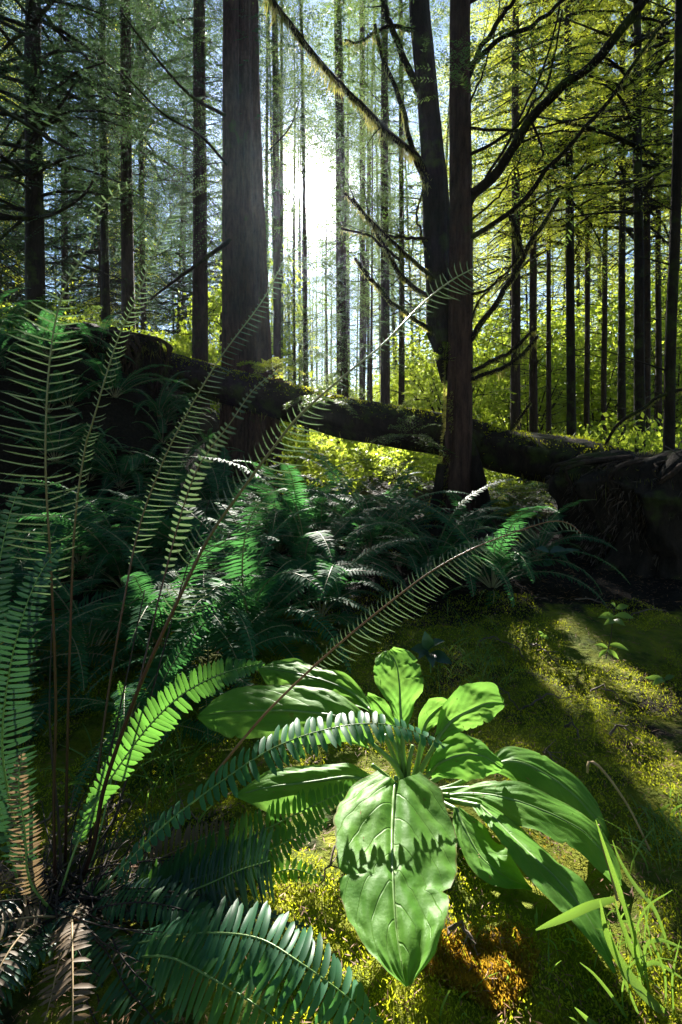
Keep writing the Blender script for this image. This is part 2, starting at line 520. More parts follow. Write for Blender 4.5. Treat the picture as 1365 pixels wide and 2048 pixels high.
def trunk_mesh(h, r0, r1, seed, sides=9, flare=1.35, lean=0.0):
    q = np.random.RandomState(seed)
    n = 16
    t = np.linspace(0, 1, n) ** 1.6
    wob = np.cumsum(q.normal(0, .012, (n, 2)), 0) * h * .10
    pts = np.stack([wob[:, 0] * t + lean * h * t, wob[:, 1] * t, -0.15 + (h + .15) * t], -1)
    r = (r0 + (r1 - r0) * t) * (1 + (flare - 1) * np.exp(-t * h / .35))
    mb = MB(); mb.tube(pts, r, sides, jitter=.12, seed=seed)
    return mb

def dead_twigs(seed, z0, z1, n, lmax, r0):
    """bare lower limbs: thin, bent, with side twigs; one loose mesh"""
    q = np.random.RandomState(seed); mb = MB()
    for i in range(n):
        z = q.uniform(z0, z1); a = q.uniform(0, 2 * np.pi); L = q.uniform(.25, 1) * lmax
        D = np.array([math.cos(a), math.sin(a), q.uniform(-.35, .45)])
        u = np.linspace(0, 1, 5)[:, None]
        side = np.array([-D[1], D[0], 0])
        pts = np.array([0, 0, z]) + D * L * u + side * (q.uniform(-.2, .2) * L * u ** 2) + np.array([0, 0, 1.0]) * (q.uniform(-.35, .3) * L * u ** 2)
        mb.tube(pts, np.linspace(r0, r0 * .3, 5) * L ** .5, 3, cap=False)
        for k in range(q.randint(1, 5)):
            j = q.randint(1, 4)
            dd = nrm(D + q.normal(0, .7, 3)); l2 = L * q.uniform(.2, .5)
            p2 = pts[j] + dd * l2 * np.linspace(0, 1, 3)[:, None]
            mb.tube(p2, np.linspace(r0 * .5, r0 * .15, 3), 3, cap=False)
    return mb

# ------------------------------------------------------------------ standing trees
BANDS = [(-999, 60, 'at the left edge'), (60, 236, 'between the stout left conifers'), (236, 401, 'left of the cedar\'s straight neighbour'),
         (401, 500, 'hidden about the massive cedar'), (500, 615, 'between the cedar and the sun'), (615, 700, 'just right below the sun'),
         (700, 850, 'between sun and twin-trunk tree'), (850, 960, 'right behind the twin-trunk tree'), (960, 1060, 'just right of the twin-trunk tree'),
         (1060, 1144, 'left of the stout mid-right conifer'), (1144, 1243, 'right of the stout mid-right conifer'), (1243, 1330, 'about the touching trunks at right'), (1330, 9999, 'at the right edge')]
def where(px):
    for a, b, t in BANDS:
        if a <= px < b: return t
def band_label(kind, px, Y, lim):
    w_ = where(px); far = 'farthest' if Y > lim else 'nearer'
    return ('one of the %s %s %s' % (far, kind, w_)), '%s %s, %s' % (kind, w_, far)

def corridor_drop(Pw, q):
    """True where a leaf would stand between the sun and the opening it shines through"""
    k = Pw[:, 2] / SUN.z
    gx = Pw[:, 0] - SUN.x * k; gy = Pw[:, 1] - SUN.y * k
    n1 = .10 * vnoise(gx * 2.5, gy * 2.5, 11)
    open_ = (gx > -0.7 + n1) & (gx < .6 + n1) & (gy > -.2) & (gy < 1.0 + n1)
    open_ |= (gx > .4 + n1) & (gx < 1.05 + n1) & (gy > .2) & (gy < 1.25 + n1)
    open_ |= (gx > -.7) & (gx < .1) & (gy > -1.7) & (gy <= 0) & (vnoise(gx * 3.5, gy * 3.5, 18) > -.12)
    open_ |= (gx > .62 + n1) & (gx < 1.6) & (gy > 1.45 + n1) & (gy < 1.95 + n1)
    open_ |= (gx > -.9) & (gx < .15) & (gy > 1.0) & (gy < 3.6) & (vnoise(gx * 2.2, gy * 1.6, 12) > -.05)
    open_ |= (gx < -.5) & (gx > -2.2) & (gy > .6) & (gy < 4) & (vnoise(gx * 2.4, gy * 2.4, 14) > .33)
    open_ |= (gx > -.4) & (gx < 2.5) & (gy > 4.3) & (gy < 9) & (vnoise(gx * 1.2, gy * 1.0, 15) > -.2)
    open_ |= ((gx - .0) ** 2 / .35 ** 2 + (gy + 1.65) ** 2 / .7 ** 2) < 1   # the camera itself sees the sun
    return open_

CROWNS = {}
def tree(px, Y, wpx, label, group, seed, h=None, crown0=None, rmax=None, lean=0.0, mat='bark', nb=90,
         pale=False, variant=None, twigs=True, base_w=None, name='conifer_tree'):
    q = random.Random(seed)
    X = (px - CX) / FOC * Y
    z = gz(X, Y)
    r0 = wpx / FOC * Y / 2
    h = h or q.uniform(19, 26)
    root = thing(name, label, 'tree', (X, Y, z), group)
    root.rotation_euler = (0, 0, 0)
    if variant is None:
        o = link('trunk', trunk_mesh(h, r0 * 1.05, r0 * .25, seed, lean=lean).mesh('trunk', M[mat]), root)
        if twigs:
            zt = 1.0
            tw = dead_twigs(seed + 5, zt, zt + min(h * .6, .9 * Y + 2), int(34 + Y * 2), min(1.9, .5 + Y * .08), .011)
            o2 = link('dead_branch', tw.mesh('dead_branch', M['bark_dark']), root); tag(o2, kind='stuff')
    else:
        key = ('tr', variant)
        if key not in CROWNS:
            CROWNS[key] = (trunk_mesh(24, .16, .03, 500 + variant, sides=7).mesh('trunk', M['bark']),
                           dead_twigs(600 + variant, .8, 13, 80, 1.5, .013).mesh('dead_branch', M['bark_dark']))
        o = link('trunk', CROWNS[key][0], root); s = r0 / .16
        o.scale = (s, s, h / 24)
        o.rotation_euler[2] = q.uniform(0, 6.28); root.rotation_euler = (q.gauss(0, .022), q.gauss(0, .026), 0)
        o2 = link('dead_branch', CROWNS[key][1], root); tag(o2, kind='stuff'); o2.rotation_euler[2] = q.uniform(0, 6.28)
    c0 = crown0 if crown0 is not None else q.uniform(3.5, 6.5)
    rm = rmax or q.uniform(1.7, 2.6)
    strip = abs(X - SUN.x / SUN.y * Y - .3)
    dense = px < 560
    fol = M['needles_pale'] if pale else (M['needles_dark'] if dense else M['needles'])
    if strip < rm + 2.0:
        T = BRN if Y < 8.5 else (BR if Y < 14 else BRF)
        V, tm = crown_arrays(seed + 9, c0, h, rm, nb, T)
        W = V.reshape(-1, 4, 3).mean(1) + np.array([X + 0, Y, z])
        if lean: V = V + np.stack([V[:, 2] * lean, 0 * V[:, 0], 0 * V[:, 0]], -1)
        d = corridor_drop(W, rs)
        # also leave out what rises far above anything the picture can see
        d |= W[:, 2] > CAMH + .95 * W[:, 1] + 2.5
        V = V.reshape(-1, 4, 3)[~d].reshape(-1, 3)
        if len(V):
            c = link('crown', quads_mesh(V, 'crown', fol), root); tag(c, kind='stuff')
    else:
        vi = seed % 4; key = ('cr', vi, Y < 13, dense)
        if key not in CROWNS:
            V, tm = crown_arrays(900 + vi, 0, 18, 2.3, 205 if dense else 115, BR if Y < 13 else BRF)
            tm.add(V, np.arange(len(V)).reshape(-1, 4), 1)
            CROWNS[key] = (tm, {})
        tm, d = CROWNS[key]
        if pale not in d:
            d[pale] = tm.mesh('crown', [M['bark_dark'], fol], smooth=False)
        c = link('crown', d[pale], root); tag(c, kind='stuff')
        c.location = (0, 0, c0); c.rotation_euler[2] = q.uniform(0, 6.28)
        c.scale = (rm / 2.3, rm / 2.3, (h - c0) / 18)
        if lean: c.location.x = lean * (c0 + 5)
    return root

# the trunks one can tell apart:  px, depth, width px, lean, crown start, label
HERO = [
    (76, 7.6, 36, -.012, 3.2, 'dark straight conifer at the far left edge rising above the earth bank', 'bark_dark'),
    (214, 9.5, 17, -.01, 3.6, 'thin dark conifer between the two stout left conifers above the bank', 'bark_dark'),
    (258, 8.3, 25, -.012, 3.4, 'conifer with reddish bark, second stout trunk from the left edge', 'bark'),
    (401, 7.8, 30, .004, 3.8, 'straight conifer standing just left of the massive cedar', 'bark'),
    (556, 10.5, 17, .0, 5.5, 'slim conifer close against the right side of the massive cedar', 'bark'),
    (615, 13.0, 11, -.01, 3.0, 'very thin conifer directly under and before the sun', 'bark'),
    (688, 11.0, 25, -.012, 3.6, 'medium conifer just right of the sun, base seen below the fallen log', 'bark'),
    (771, 9.6, 21, .0, 5.0, 'conifer midway between the sun and the twin-trunk tree', 'bark'),
    (726, 15.5, 10, .0, 4.0, 'thin far trunk between the sun-side conifer and its right neighbour', 'bark'),
    (803, 12.5, 12, .0, 6.0, 'narrow trunk seen just left of the twin-trunk tree', 'bark'),
    (1031, 9.4, 19, .0, 5.2, 'conifer behind the log, first trunk right of the twin-trunk tree', 'bark'),
    (1068, 11.0, 16, -.006, 5.6, 'reddish trunk behind the log, second right of the twin-trunk tree', 'bark'),
    (1098, 12.5, 10, .0, 6.0, 'thin trunk third right of the twin-trunk tree behind the log', 'bark'),
    (1144, 9.0, 19, -.006, 5.0, 'stout conifer behind the log, right of three thinner trunks', 'bark_dark'),
    (1174, 12.5, 11, .0, 6.0, 'thin trunk just right of the stout mid-right conifer', 'bark'),
    (1208, 13.5, 11, .0, 6.5, 'slender trunk between two pairs of trunks at right', 'bark'),
    (1243, 10.0, 15, .004, 5.6, 'dark conifer directly left of the paired trunks at right', 'bark_dark'),
    (1281, 8.2, 22, -.008, 4.6, 'darker front trunk of the touching pair at right above the log', 'bark_dark'),
    (1293, 10.4, 15, .0, 5.6, 'rear trunk of the touching pair at right', 'bark'),
    (1318, 12.0, 12, .0, 6.0, 'thin reddish trunk between the pair and the right-edge tree', 'bark'),
]
for i, (px, Y, wp, ln, c0, lab, mt) in enumerate(HERO):
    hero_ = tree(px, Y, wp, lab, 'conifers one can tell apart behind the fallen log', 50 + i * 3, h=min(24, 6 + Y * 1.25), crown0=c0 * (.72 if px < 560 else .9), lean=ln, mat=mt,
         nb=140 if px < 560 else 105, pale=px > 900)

first_ = [o for o in bpy.data.objects if o.get('label', '') == HERO[0][5]][0]
for pp_, r_ in (([(72, 436, 7.5), (110, 427, 7.2), (150, 404, 7.0), (172, 385, 6.9), (186, 362, 6.8)], .028), ([(72, 432, 7.5), (40, 436, 7.2), (0, 428, 7.0), (-60, 420, 6.8)], .026), ([(70, 360, 7.5), (30, 330, 7.2), (-20, 290, 7.0)], .02)):
    pts_ = catmull([P(*p) for p in pp_], 20) - np.array(first_.location); m = MB(); m.tube(pts_, np.linspace(r_, r_ * .5, 20), 7, jitter=.15)
    link('branch', m.mesh('branch', M['bark_dark']), first_)

# edge tree at right, rooted on the log end (leans a little)
for px_, Y_, h_, c_, lab_ in ((742, 9.1, 6.2, 1.2, 'young hemlock with a full crown beyond the log, just left of the twin-trunk tree'), (690, 9.9, 5.6, 1.4, 'young full-crowned hemlock beyond the log, right behind the medium sunlit trunk'),
                         (590, 12.5, 6.0, 1.5, 'young hemlock glowing right below the sun'), (655, 14.5, 7.5, 1.5, 'young hemlock a little right below the sun, farther back')):
    tree(px_, Y_, 7, lab_, None, 700 + px_, h=h_, crown0=c_, rmax=1.35, nb=110, twigs=False)
q_ = random.Random(17)
for gx_, Y_ in ((-.9, 15), (-1.6, 18), (1.7, 16.5), (-.7, 21), (1.6, 22), (-1.5, 25), (1.9, 28), (-.6, 28), (2.2, 19)):
    px_ = CX + (gx_ + SUN.x / SUN.y * Y_) / Y_ * FOC
    tree(px_, Y_, q_.uniform(7, 12), *band_label('slim conifers', px_, Y_, 30), 860 + int(Y_ * 3),
         h=19, crown0=3.0, rmax=2.3, nb=95, twigs=False)
for px_, Y_ in ((578, 37), (592, 41), (606, 36), (624, 44), (634, 38), (650, 42), (662, 37), (571, 45)):
    tree(px_, Y_, 5.5, *band_label('slim conifers', px_, Y_, 30), 800 + px_, h=15, crown0=3, rmax=1.6, nb=45, twigs=False)

def edge_tree():
    Y = 3.35; b = P(1338, 950, Y); tt = P(1368, -300, Y)
    root = thing('conifer_tree', 'slim young conifer rooted on the stump end of the log at the right edge', 'tree', tuple(b))
    pts = catmull([b - b, (P(1341, 700, Y) - b), (P(1353, 400, Y) - b), (P(1358, 120, Y) - b), (tt - b), tt - b + np.array([.1, 0, 3.2])], 22)
    mb = MB(); mb.tube(pts, np.linspace(.036, .018, 22), 9, jitter=.1, seed=3)
    link('trunk', mb.mesh('trunk', M['bark_dark']), root)
    mb = MB()
    for k, (z, l) in enumerate(((.9, .5), (1.35, .4), (1.9, .6), (2.4, .5), (2.9, .7))):
        p0 = pts[int(min(21, z / 7.0 * 22))]
        a = rnd.uniform(2.3, 4.2)
        d = np.array([math.cos(a), math.sin(a) * .5, .35])
        mb.tube(p0 + d * l * np.linspace(0, 1, 4)[:, None], np.linspace(.007, .002, 4), 4, cap=False)
    tag(link('dead_branch', mb.mesh('dead_branch', M['bark_dark']), root), kind='stuff')
edge_tree()

# background woods: slender trees farther back, thinning round the sun's opening
placed = [((h[0] - CX) / FOC * h[1], h[1]) for h in HERO]
cnt = 0; tries = 0
while cnt < 150 and tries < 6000:
    tries += 1
    Y = 11 + 36 * rnd.random() ** .75
    px = rnd.uniform(-200, 1560)
    X = (px - CX) / FOC * Y
    if any((X - a) ** 2 + (Y - b) ** 2 < (1.05 + Y * .018) ** 2 for a, b in placed): continue
    if 575 < px < 665 and (Y < 24 or rnd.random() < .4): continue
    gx_ = X - SUN.x / SUN.y * Y
    if -.4 < gx_ < 1.5 and Y < 34: continue     # the opening that lets the sun reach the clearing
    placed.append((X, Y))
    cnt += 1
    wp = (rnd.uniform(.10, .22) if rnd.random() < .8 else rnd.uniform(.22, .36)) / Y * FOC
    lab, g = band_label('slim conifers', px, Y, 30)
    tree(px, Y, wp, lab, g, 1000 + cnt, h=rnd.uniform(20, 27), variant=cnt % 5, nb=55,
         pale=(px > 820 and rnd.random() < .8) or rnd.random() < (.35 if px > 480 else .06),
         crown0=rnd.uniform(4, 8) + max(0, Y - 20) * .10, rmax=rnd.uniform(1.7, 2.5))

# the woods close in behind and beside the clearing as well
q_ = random.Random(31); ring = []
while len(ring) < 34:
    a_ = q_.uniform(math.radians(-205), math.radians(25)); r_ = q_.uniform(4.5, 16)
    X_, Y_ = r_ * math.cos(a_), r_ * math.sin(a_) + 1.0
    if Y_ > 0 and abs(X_) < .72 * Y_ + 2.5: continue
    if any((X_ - a) ** 2 + (Y_ - b) ** 2 < 3.2 for a, b in ring): continue
    ring.append((X_, Y_))
for i, (X_, Y_) in enumerate(ring):
    t_ = thing('conifer_tree', 'one of the conifers closing in the clearing beside and behind the viewpoint', 'tree', (X_, Y_, gz(X_, Y_)), 'conifers round the clearing')
    link('trunk', CROWNS[('tr', i % 5)][0], t_)
    k_ = [k for k in CROWNS if k[0] == 'cr' and k[3]]
    tm_, d_ = CROWNS[k_[i % len(k_)]]
    c_ = link('crown', next(iter(d_.values())), t_, (0, 0, q_.uniform(2.2, 3.6))); tag(c_, kind='stuff')
    c_.rotation_euler[2] = q_.uniform(0, 6); c_.scale = (1.35, 1.35, .95)

# ------------------------------------------------------------------ sunlit understorey far back
def bush_mesh(seed, R, H, nl, leaf, stem=.01):
    q = np.random.RandomState(seed)
    u = q.normal(0, 1, (nl, 3)); u = nrm(u) * (q.uniform(.15, 1, nl) ** .5)[:, None]
    lump = 1 + .3 * vnoise(u[:, 0] * 3 + seed, u[:, 2] * 3, 20)
    Pp = u * np.array([R, R, H * .5]) * lump[:, None] + np.array([0, 0, H * .55])
    keep = vnoise(Pp[:, 0] * 2.3 + seed, Pp[:, 2] * 2.3 + Pp[:, 1], 21) > -.35
    Pp = Pp[keep]; k = len(Pp)
    D = nrm(q.normal(0, 1, (k, 3)) + np.array([0, 0, -.2])); S = nrm(np.cross(D, q.normal(0, 1, (k, 3))))
    ln = leaf * q.uniform(.6, 1.3, k)
    V, F = frames_leaf(Pp, D, S, ln, ln * .33)
    mb = MB(); mb.add(V, F, 1)
    for i in range(9):
        a = q.uniform(0, 6.28); e = np.array([math.cos(a) * R * .7, math.sin(a) * R * .7, H * q.uniform(.6, 1)])
        u = np.linspace(0, 1, 6)[:, None]
        mb.tube(e * u + np.array([0, 0, .25 * H]) * (u * (1 - u)), np.linspace(.02, .004, 6) * H / 3, 4, cap=False)
    return mb.mesh('foliage', [M['bark_dark'], M['leafy']], smooth=False)
BUSH = [bush_mesh(s, 1.5, 3.2, 5500, .09) for s in range(4)]
k = 0
for i in range(150):
    Y = rnd.uniform(15, 48); px = rnd.uniform(-150, 1500)
    if 540 < px < 660 and Y < 20: continue
    X = (px - CX) / FOC * Y
    side = 'right' if px > 820 else ('left' if px < 440 else 'middle')
    lab = {'right': 'one of the leafy yellow-green bushes among the far trunks at right', 'left': 'one of the leafy bushes among the far trunks at left',
           'middle': 'one of the leafy bushes in the bright gap beneath the sun'}[side]
    lab, g_ = band_label('leafy bushes', px, Y, 32)
    b = thing('leafy_bush', lab, 'bush', (X, Y, gz(X, Y)), g_, rnd.uniform(0, 6))
    s = rnd.uniform(.7, 1.6) * (1.2 if px > 850 else .95); b.scale = (s, s, s * rnd.uniform(.8, 1.3))
    o = link('foliage', BUSH[i % 4], b); tag(o, kind='stuff')

def far_wood():
    """the far edge of the wood, one mass"""
    q = np.random.RandomState(77); n = 60000
    ang = q.uniform(-.95, .95, n); R = q.uniform(52, 72, n)
    X = np.sin(ang) * R; Yy = np.cos(ang) * R
    top = 7 + 4 * vnoise(ang * 30, R * .1, 30)
    top = np.where(np.abs(ang + .06) < .03, top * .7, top)
    Z = q.uniform(0, 1, n) ** 1.1 * top
    keep = vnoise(X * .5, Z * .5, 31) > -.35
    Pp = np.stack([X, Yy, Z], -1)[keep]; k = len(Pp)
    D = nrm(q.normal(0, 1, (k, 3))); S = nrm(np.cross(D, q.normal(0, 1, (k, 3))))
    ln = q.uniform(.3, .8, k)
    V, F = frames_leaf(Pp, D, S, ln, ln * .32)
    mb = MB(); mb.add(V, F)
    tag(link('far_woods', mb.mesh('far_woods', M['leafy'], smooth=False)), 'yellow-green sunlit far edge of the woods beyond all the trunks', 'woods', kind='stuff')
far_wood()

# ------------------------------------------------------------------ the great cedar, the twin tree, the fallen log, the root mass
def path(pp, n=24):
    return catmull([P(*p) for p in pp], n)

def fluted(pts, rad, sides, seed, lobes=7, amp=.12, mb=None, rough=.05):
    """trunk skin with vertical buttress ridges and bark relief"""
    mb = mb or MB(); pts = np.asarray(pts, float); n = len(pts)
    q = np.random.RandomState(seed)
    T = nrm(np.gradient(pts, axis=0)); ref = np.array([1.0, 0, 0])
    A = nrm(ref - (T @ ref)[:, None] * T); B = np.cross(T, A)
    a = np.linspace(0, 2 * np.pi, sides, endpoint=False)
    ph = q.uniform(0, 6.28)
    rad = np.broadcast_to(np.asarray(rad, float), (n,))
    lob = amp * np.sin(a * lobes + ph) + amp * .6 * np.sin(a * (lobes // 2 + 1) + ph * 2)
    h = np.cumsum(np.concatenate([[0], np.linalg.norm(np.diff(pts, axis=0), axis=1)]))
    strip = vnoise(np.tile(a * 9 + seed, (n, 1)), np.repeat(h[:, None] * .9, sides, 1), 40 + seed % 7)
    fine = vnoise(np.tile(a * 22 + seed, (n, 1)), np.repeat(h[:, None] * 5, sides, 1), 50 + seed % 5)
    r = rad[:, None] * (1 + lob[None, :] + rough * strip + rough * .6 * fine)
    V = pts[:, None] + r[..., None] * (np.cos(a)[None, :, None] * A[:, None] + np.sin(a)[None, :, None] * B[:, None])
    i = np.arange(n - 1)[:, None] * sides; j = np.arange(sides)[None, :]; j2 = (j + 1) % sides
    F = np.stack([i + j, i + j2, i + sides + j2, i + sides + j], -1).reshape(-1, 4)
    mb.add(V.reshape(-1, 3), F)
    return mb

def hang_moss(mb, pts, q, dens=60, lmin=.02, lmax=.09, w=.005, rad=.012, skip=None):
    """strands of epiphytic moss hanging below (and tufting above) a limb"""
    seg = np.linalg.norm(np.diff(pts, axis=0), axis=1).sum()
    n = int(dens * seg * 1.6)
    t = q.uniform(0, len(pts) - 1.001, n); i = t.astype(int); f = (t - i)[:, None]
    p = pts[i] * (1 - f) + pts[i + 1] * f
    cl = .35 + .65 * np.clip(.5 + vnoise(t * .9 + q.uniform(0, 50), t * 0, 60), 0, 1)
    ang = q.uniform(0, 6.28, n)
    off = np.stack([np.cos(ang), np.sin(ang), np.where(q.uniform(size=n) < .75, -.6, .9)], -1) * rad
    D = np.stack([q.normal(0, .25, n), q.normal(0, .25, n), -np.ones(n)], -1)
    up = off[:, 2] > 0
    D[up] = nrm(np.stack([q.normal(0, .8, n), q.normal(0, .8, n), np.ones(n) * .8], -1))[up]
    L = q.uniform(lmin, lmax, n) * cl; L[up] *= .3
    S = nrm(np.cross(D, q.normal(0, 1, (n, 3))))
    base = p + off * .8
    V, F = frames_leaf(base, nrm(D), S, L, w * q.uniform(.5, 1.3, n))
    mb.add(V, F)

def cedar():
    Y = 6.4
    base = P(497, 870, Y); bx = base[0]; z0 = gz(bx, Y)
    root = thing('cedar_tree', 'massive fluted cedar trunk left of the sun, rising behind the fallen log', 'tree', (bx, Y, z0))
    hs = np.concatenate([np.linspace(-.2, 2.2, 40), np.linspace(2.3, 15, 70)])
    r = .165 + .32 * np.exp(-np.maximum(hs, 0) / .55) + .09 * np.exp(-np.maximum(hs, 0) / 2.5)
    r = r * np.where(hs > 6, 1 - (hs - 6) * .03, 1)
    pts = np.stack([.10 - .028 * hs + .008 * np.sin(hs), .02 * hs, hs], -1)
    mb = fluted(pts, r, 90, 3, 6, .085, rough=.10)
    p2 = np.stack([-.20 + .0 * hs, -.12 + 0 * hs, hs], -1)
    r2 = (.10 + .16 * np.exp(-np.maximum(hs, 0) / .5)) * np.where(hs > 4, 1 - (hs - 4) * .05, 1)
    mb2 = fluted(p2, r2, 28, 9, 4, .08)
    link('trunk', mb.mesh('trunk', M['bark_cedar']), root)
    link('trunk', mb2.mesh('side_trunk', M['bark_cedar']), root)
    q = np.random.RandomState(5)
    off = np.array([bx, Y, z0])
    for pp, r0 in (([(462, 480, 6.2), (400, 525, 6.0), (345, 565, 5.9), (300, 600, 5.8)], .03),
                   ([(450, 230, 6.2), (380, 190, 5.6), (300, 100, 5.2), (240, 20, 5.0)], .022),
                   ([(540, 300, 6.2), (580, 255, 6.0), (600, 200, 5.8)], .012),
                   ([(455, 330, 6.2), (400, 270, 5.8), (330, 230, 5.4), (250, 150, 5.2)], .018)):
        pts = path(pp, 16) - off
        m = MB(); m.tube(pts, np.linspace(r0, r0 * .35, 16), 7, jitter=.1, seed=4)
        link('branch', m.mesh('branch', M['bark_dark']), root)
    V, tm = crown_arrays(321, 3.2, 10, 2.4, 60, BRN)
    W = V.reshape(-1, 4, 3).mean(1) + off
    d = corridor_drop(W, rs) | (W[:, 2] > CAMH + .95 * W[:, 1] + 2) | (W[:, 1] < 6.2)
    V = V.reshape(-1, 4, 3)[~d].reshape(-1, 3)
    tag(link('crown', quads_mesh(V, 'crown', M['needles']), root), kind='stuff')
cedar()

def twin_tree():
    Y = 4.2
    q = np.random.RandomState(12)
    base = P(905, 870, Y); bx = base[0]; z0 = gz(bx, Y)
    off = np.array([bx, Y, z0])
    root = thing('twin_trunk_tree', 'twin-trunked hemlock with bare mossy limbs, standing in front of the fallen log', 'tree', tuple(off))
    pp = [(893, 1085, Y), (905, 1000, Y), (916, 900, Y), (919, 800, Y), (921, 650, Y), (922, 400, Y), (921, 200, Y), (921, 0, Y), (920, -300, Y), (918, -900, Y)]
    pts = path(pp, 60) - off
    hz = pts[:, 2]
    r = .092 + .11 * np.exp(-np.maximum(hz + .02, 0) / .28) + .012 * np.exp(-hz / 1.5) - .006 * np.clip(hz - 2, 0, 8)
    link('trunk', fluted(pts, r, 44, 21, 6, .07, rough=.07).mesh('trunk', M['bark_cedar']), root)
    pp = [(905, 760, 4.32), (892, 700, 4.33), (880, 640, 4.35), (876, 560, 4.36), (872, 470, 4.38), (868, 360, 4.38), (858, 240, 4.38), (848, 120, 4.38), (838, 0, 4.38), (828, -300, 4.4), (815, -900, 4.4)]
    pts = path(pp, 50) - off
    hz = pts[:, 2]
    r = .098 + .035 * np.exp(-((hz - 1.72) / .14) ** 2) + .02 * np.exp(-((hz - 2.6) / .5) ** 2) - .006 * np.clip(hz - 2, 0, 8)
    link('trunk', fluted(pts, r, 40, 22, 5, .08, rough=.08).mesh('trunk', M['bark_dark']), root)
    # buttress root behind on the right
    pts = path([(935, 880, 4.3), (948, 930, 4.34), (957, 990, 4.36), (966, 1060, 4.36), (975, 1090, 4.36)], 16) - off
    link('buttress_root', fluted(pts, np.linspace(.05, .12, 16), 24, 25, 4, .1).mesh('buttress_root', M['bark_dark']), root)
    pts = path([(885, 930, 4.15), (872, 1000, 4.1), (850, 1050, 4.0), (820, 1080, 3.9)], 14) - off
    link('buttress_root', fluted(pts, np.linspace(.05, .035, 14), 16, 26, 3, .1).mesh('buttress_root', M['bark_dark']), root)
    limbs = [  # path, r0, r1, moss density, moss length
        ([(874, 600, 4.3), (820, 570, 4.2), (785, 520, 4.1), (745, 455, 4.0), (706, 396, 3.9)], .026, .012, 260, .07),
        ([(872, 560, 4.3), (810, 510, 4.1), (770, 470, 4.0), (730, 430, 3.9), (690, 386, 3.8)], .022, .010, 200, .09),
        ([(885, 672, 4.3), (830, 640, 4.2), (770, 590, 4.1), (735, 550, 4.0), (710, 516, 3.95)], .020, .014, 260, .05),
        ([(862, 477, 4.3), (810, 476, 4.2), (772, 470, 4.1)], .018, .013, 90, .03),
        ([(800, 520, 4.1), (745, 478, 4.0), (720, 468, 3.95), (682, 457, 3.9)], .014, .009, 120, .06),
        ([(855, 372, 4.3), (838, 318, 4.2), (793, 282, 4.0), (716, 205, 3.8), (665, 154, 3.6), (600, 75, 3.4), (528, -20, 3.2)], .030, .020, 330, .15),
        ([(852, 365, 4.25), (825, 300, 4.2), (800, 200, 4.2), (765, 115, 4.2), (750, 50, 4.2)], .026, .014, 200, .10),
        ([(838, 180, 4.35), (800, 100, 4.3), (768, 0, 4.2), (750, -80, 4.1)], .032, .022, 120, .06),
        ([(835, 60, 4.35), (770, 55, 4.3), (720, 85, 4.2), (690, 80, 4.1)], .022, .008, 200, .12),
        ([(862, 520, 4.3), (835, 440, 4.3), (846, 380, 4.3)], .012, .008, 150, .07),
        ([(935, 395, 4.2), (990, 350, 4.1), (1030, 290, 4.0), (1062, 240, 3.9), (1130, 170, 3.7), (1200, 110, 3.5), (1300, -15, 3.3)], .045, .030, 40, .05),
        ([(935, 480, 4.2), (1000, 440, 4.1), (1060, 385, 4.0), (1110, 320, 3.9), (1180, 250, 3.8), (1235, 175, 3.7), (1330, 40, 3.5)], .024, .010, 110, .05),
        ([(935, 690, 4.2), (975, 630, 4.1), (1024, 556, 4.0), (1055, 492, 3.95), (1085, 451, 3.9), (1119, 396, 3.85)], .026, .015, 200, .05),
        ([(1046, 510, 3.97), (1036, 480, 3.95), (1030, 455, 3.95), (1022, 432, 3.95)], .022, .020, 420, .13),
        ([(932, 140, 4.2), (998, 82, 4.1), (1065, 51, 4.0), (1130, 0, 3.9), (1180, -60, 3.8)], .026, .014, 40, .04),
        ([(935, 160, 4.2), (973, 77, 4.1), (1024, 8, 4.0), (1060, -50, 3.9)], .024, .014, 40, .04),
        ([(935, 215, 4.2), (965, 150, 4.15), (985, 80, 4.1), (1005, -20, 4.0)], .010, .005, 20, .04),
        ([(935, 312, 4.2), (993, 282, 4.1), (1050, 232, 4.0), (1100, 150, 3.9), (1125, 20, 3.85)], .016, .006, 30, .05),
        ([(935, 255, 4.2), (1020, 262, 4.1), (1100, 250, 4.0), (1190, 235, 3.9), (1250, 232, 3.85)], .014, .005, 60, .05),
        ([(935, 445, 4.2), (985, 405, 4.1), (1030, 340, 4.05), (1050, 280, 4.0)], .012, .004, 40, .05),
        ([(935, 420, 4.2), (990, 330, 4.15), (1060, 200, 4.1), (1110, 60, 4.0), (1125, -30, 4.0)], .013, .006, 20, .04),
        ([(940, 746, 4.2), (985, 722, 4.1), (1024, 702, 4.0), (1070, 656, 3.95)], .020, .013, 300, .07),
        ([(940, 760, 4.2), (993, 740, 4.1), (1034, 722, 4.0), (1076, 672, 3.95)], .020, .014, 300, .12),
        ([(938, 660, 4.2), (960, 600, 4.2), (1000, 560, 4.15), (1040, 540, 4.1)], .012, .006, 200, .07),
        ([(938, 590, 4.2), (980, 575, 4.1), (1030, 520, 4.0), (1085, 470, 3.9)], .012, .005, 60, .06),
        ([(905, 30, 4.3), (960, -10, 4.2), (1010, -60, 4.1)], .02, .012, 30, .04),
        ([(1062, 240, 3.9), (1085, 300, 3.85), (1075, 330, 3.85)], .012, .006, 60, .05),
        ([(1030, 290, 4.0), (1100, 265, 3.9), (1190, 262, 3.8)], .010, .004, 60, .05),
    ]
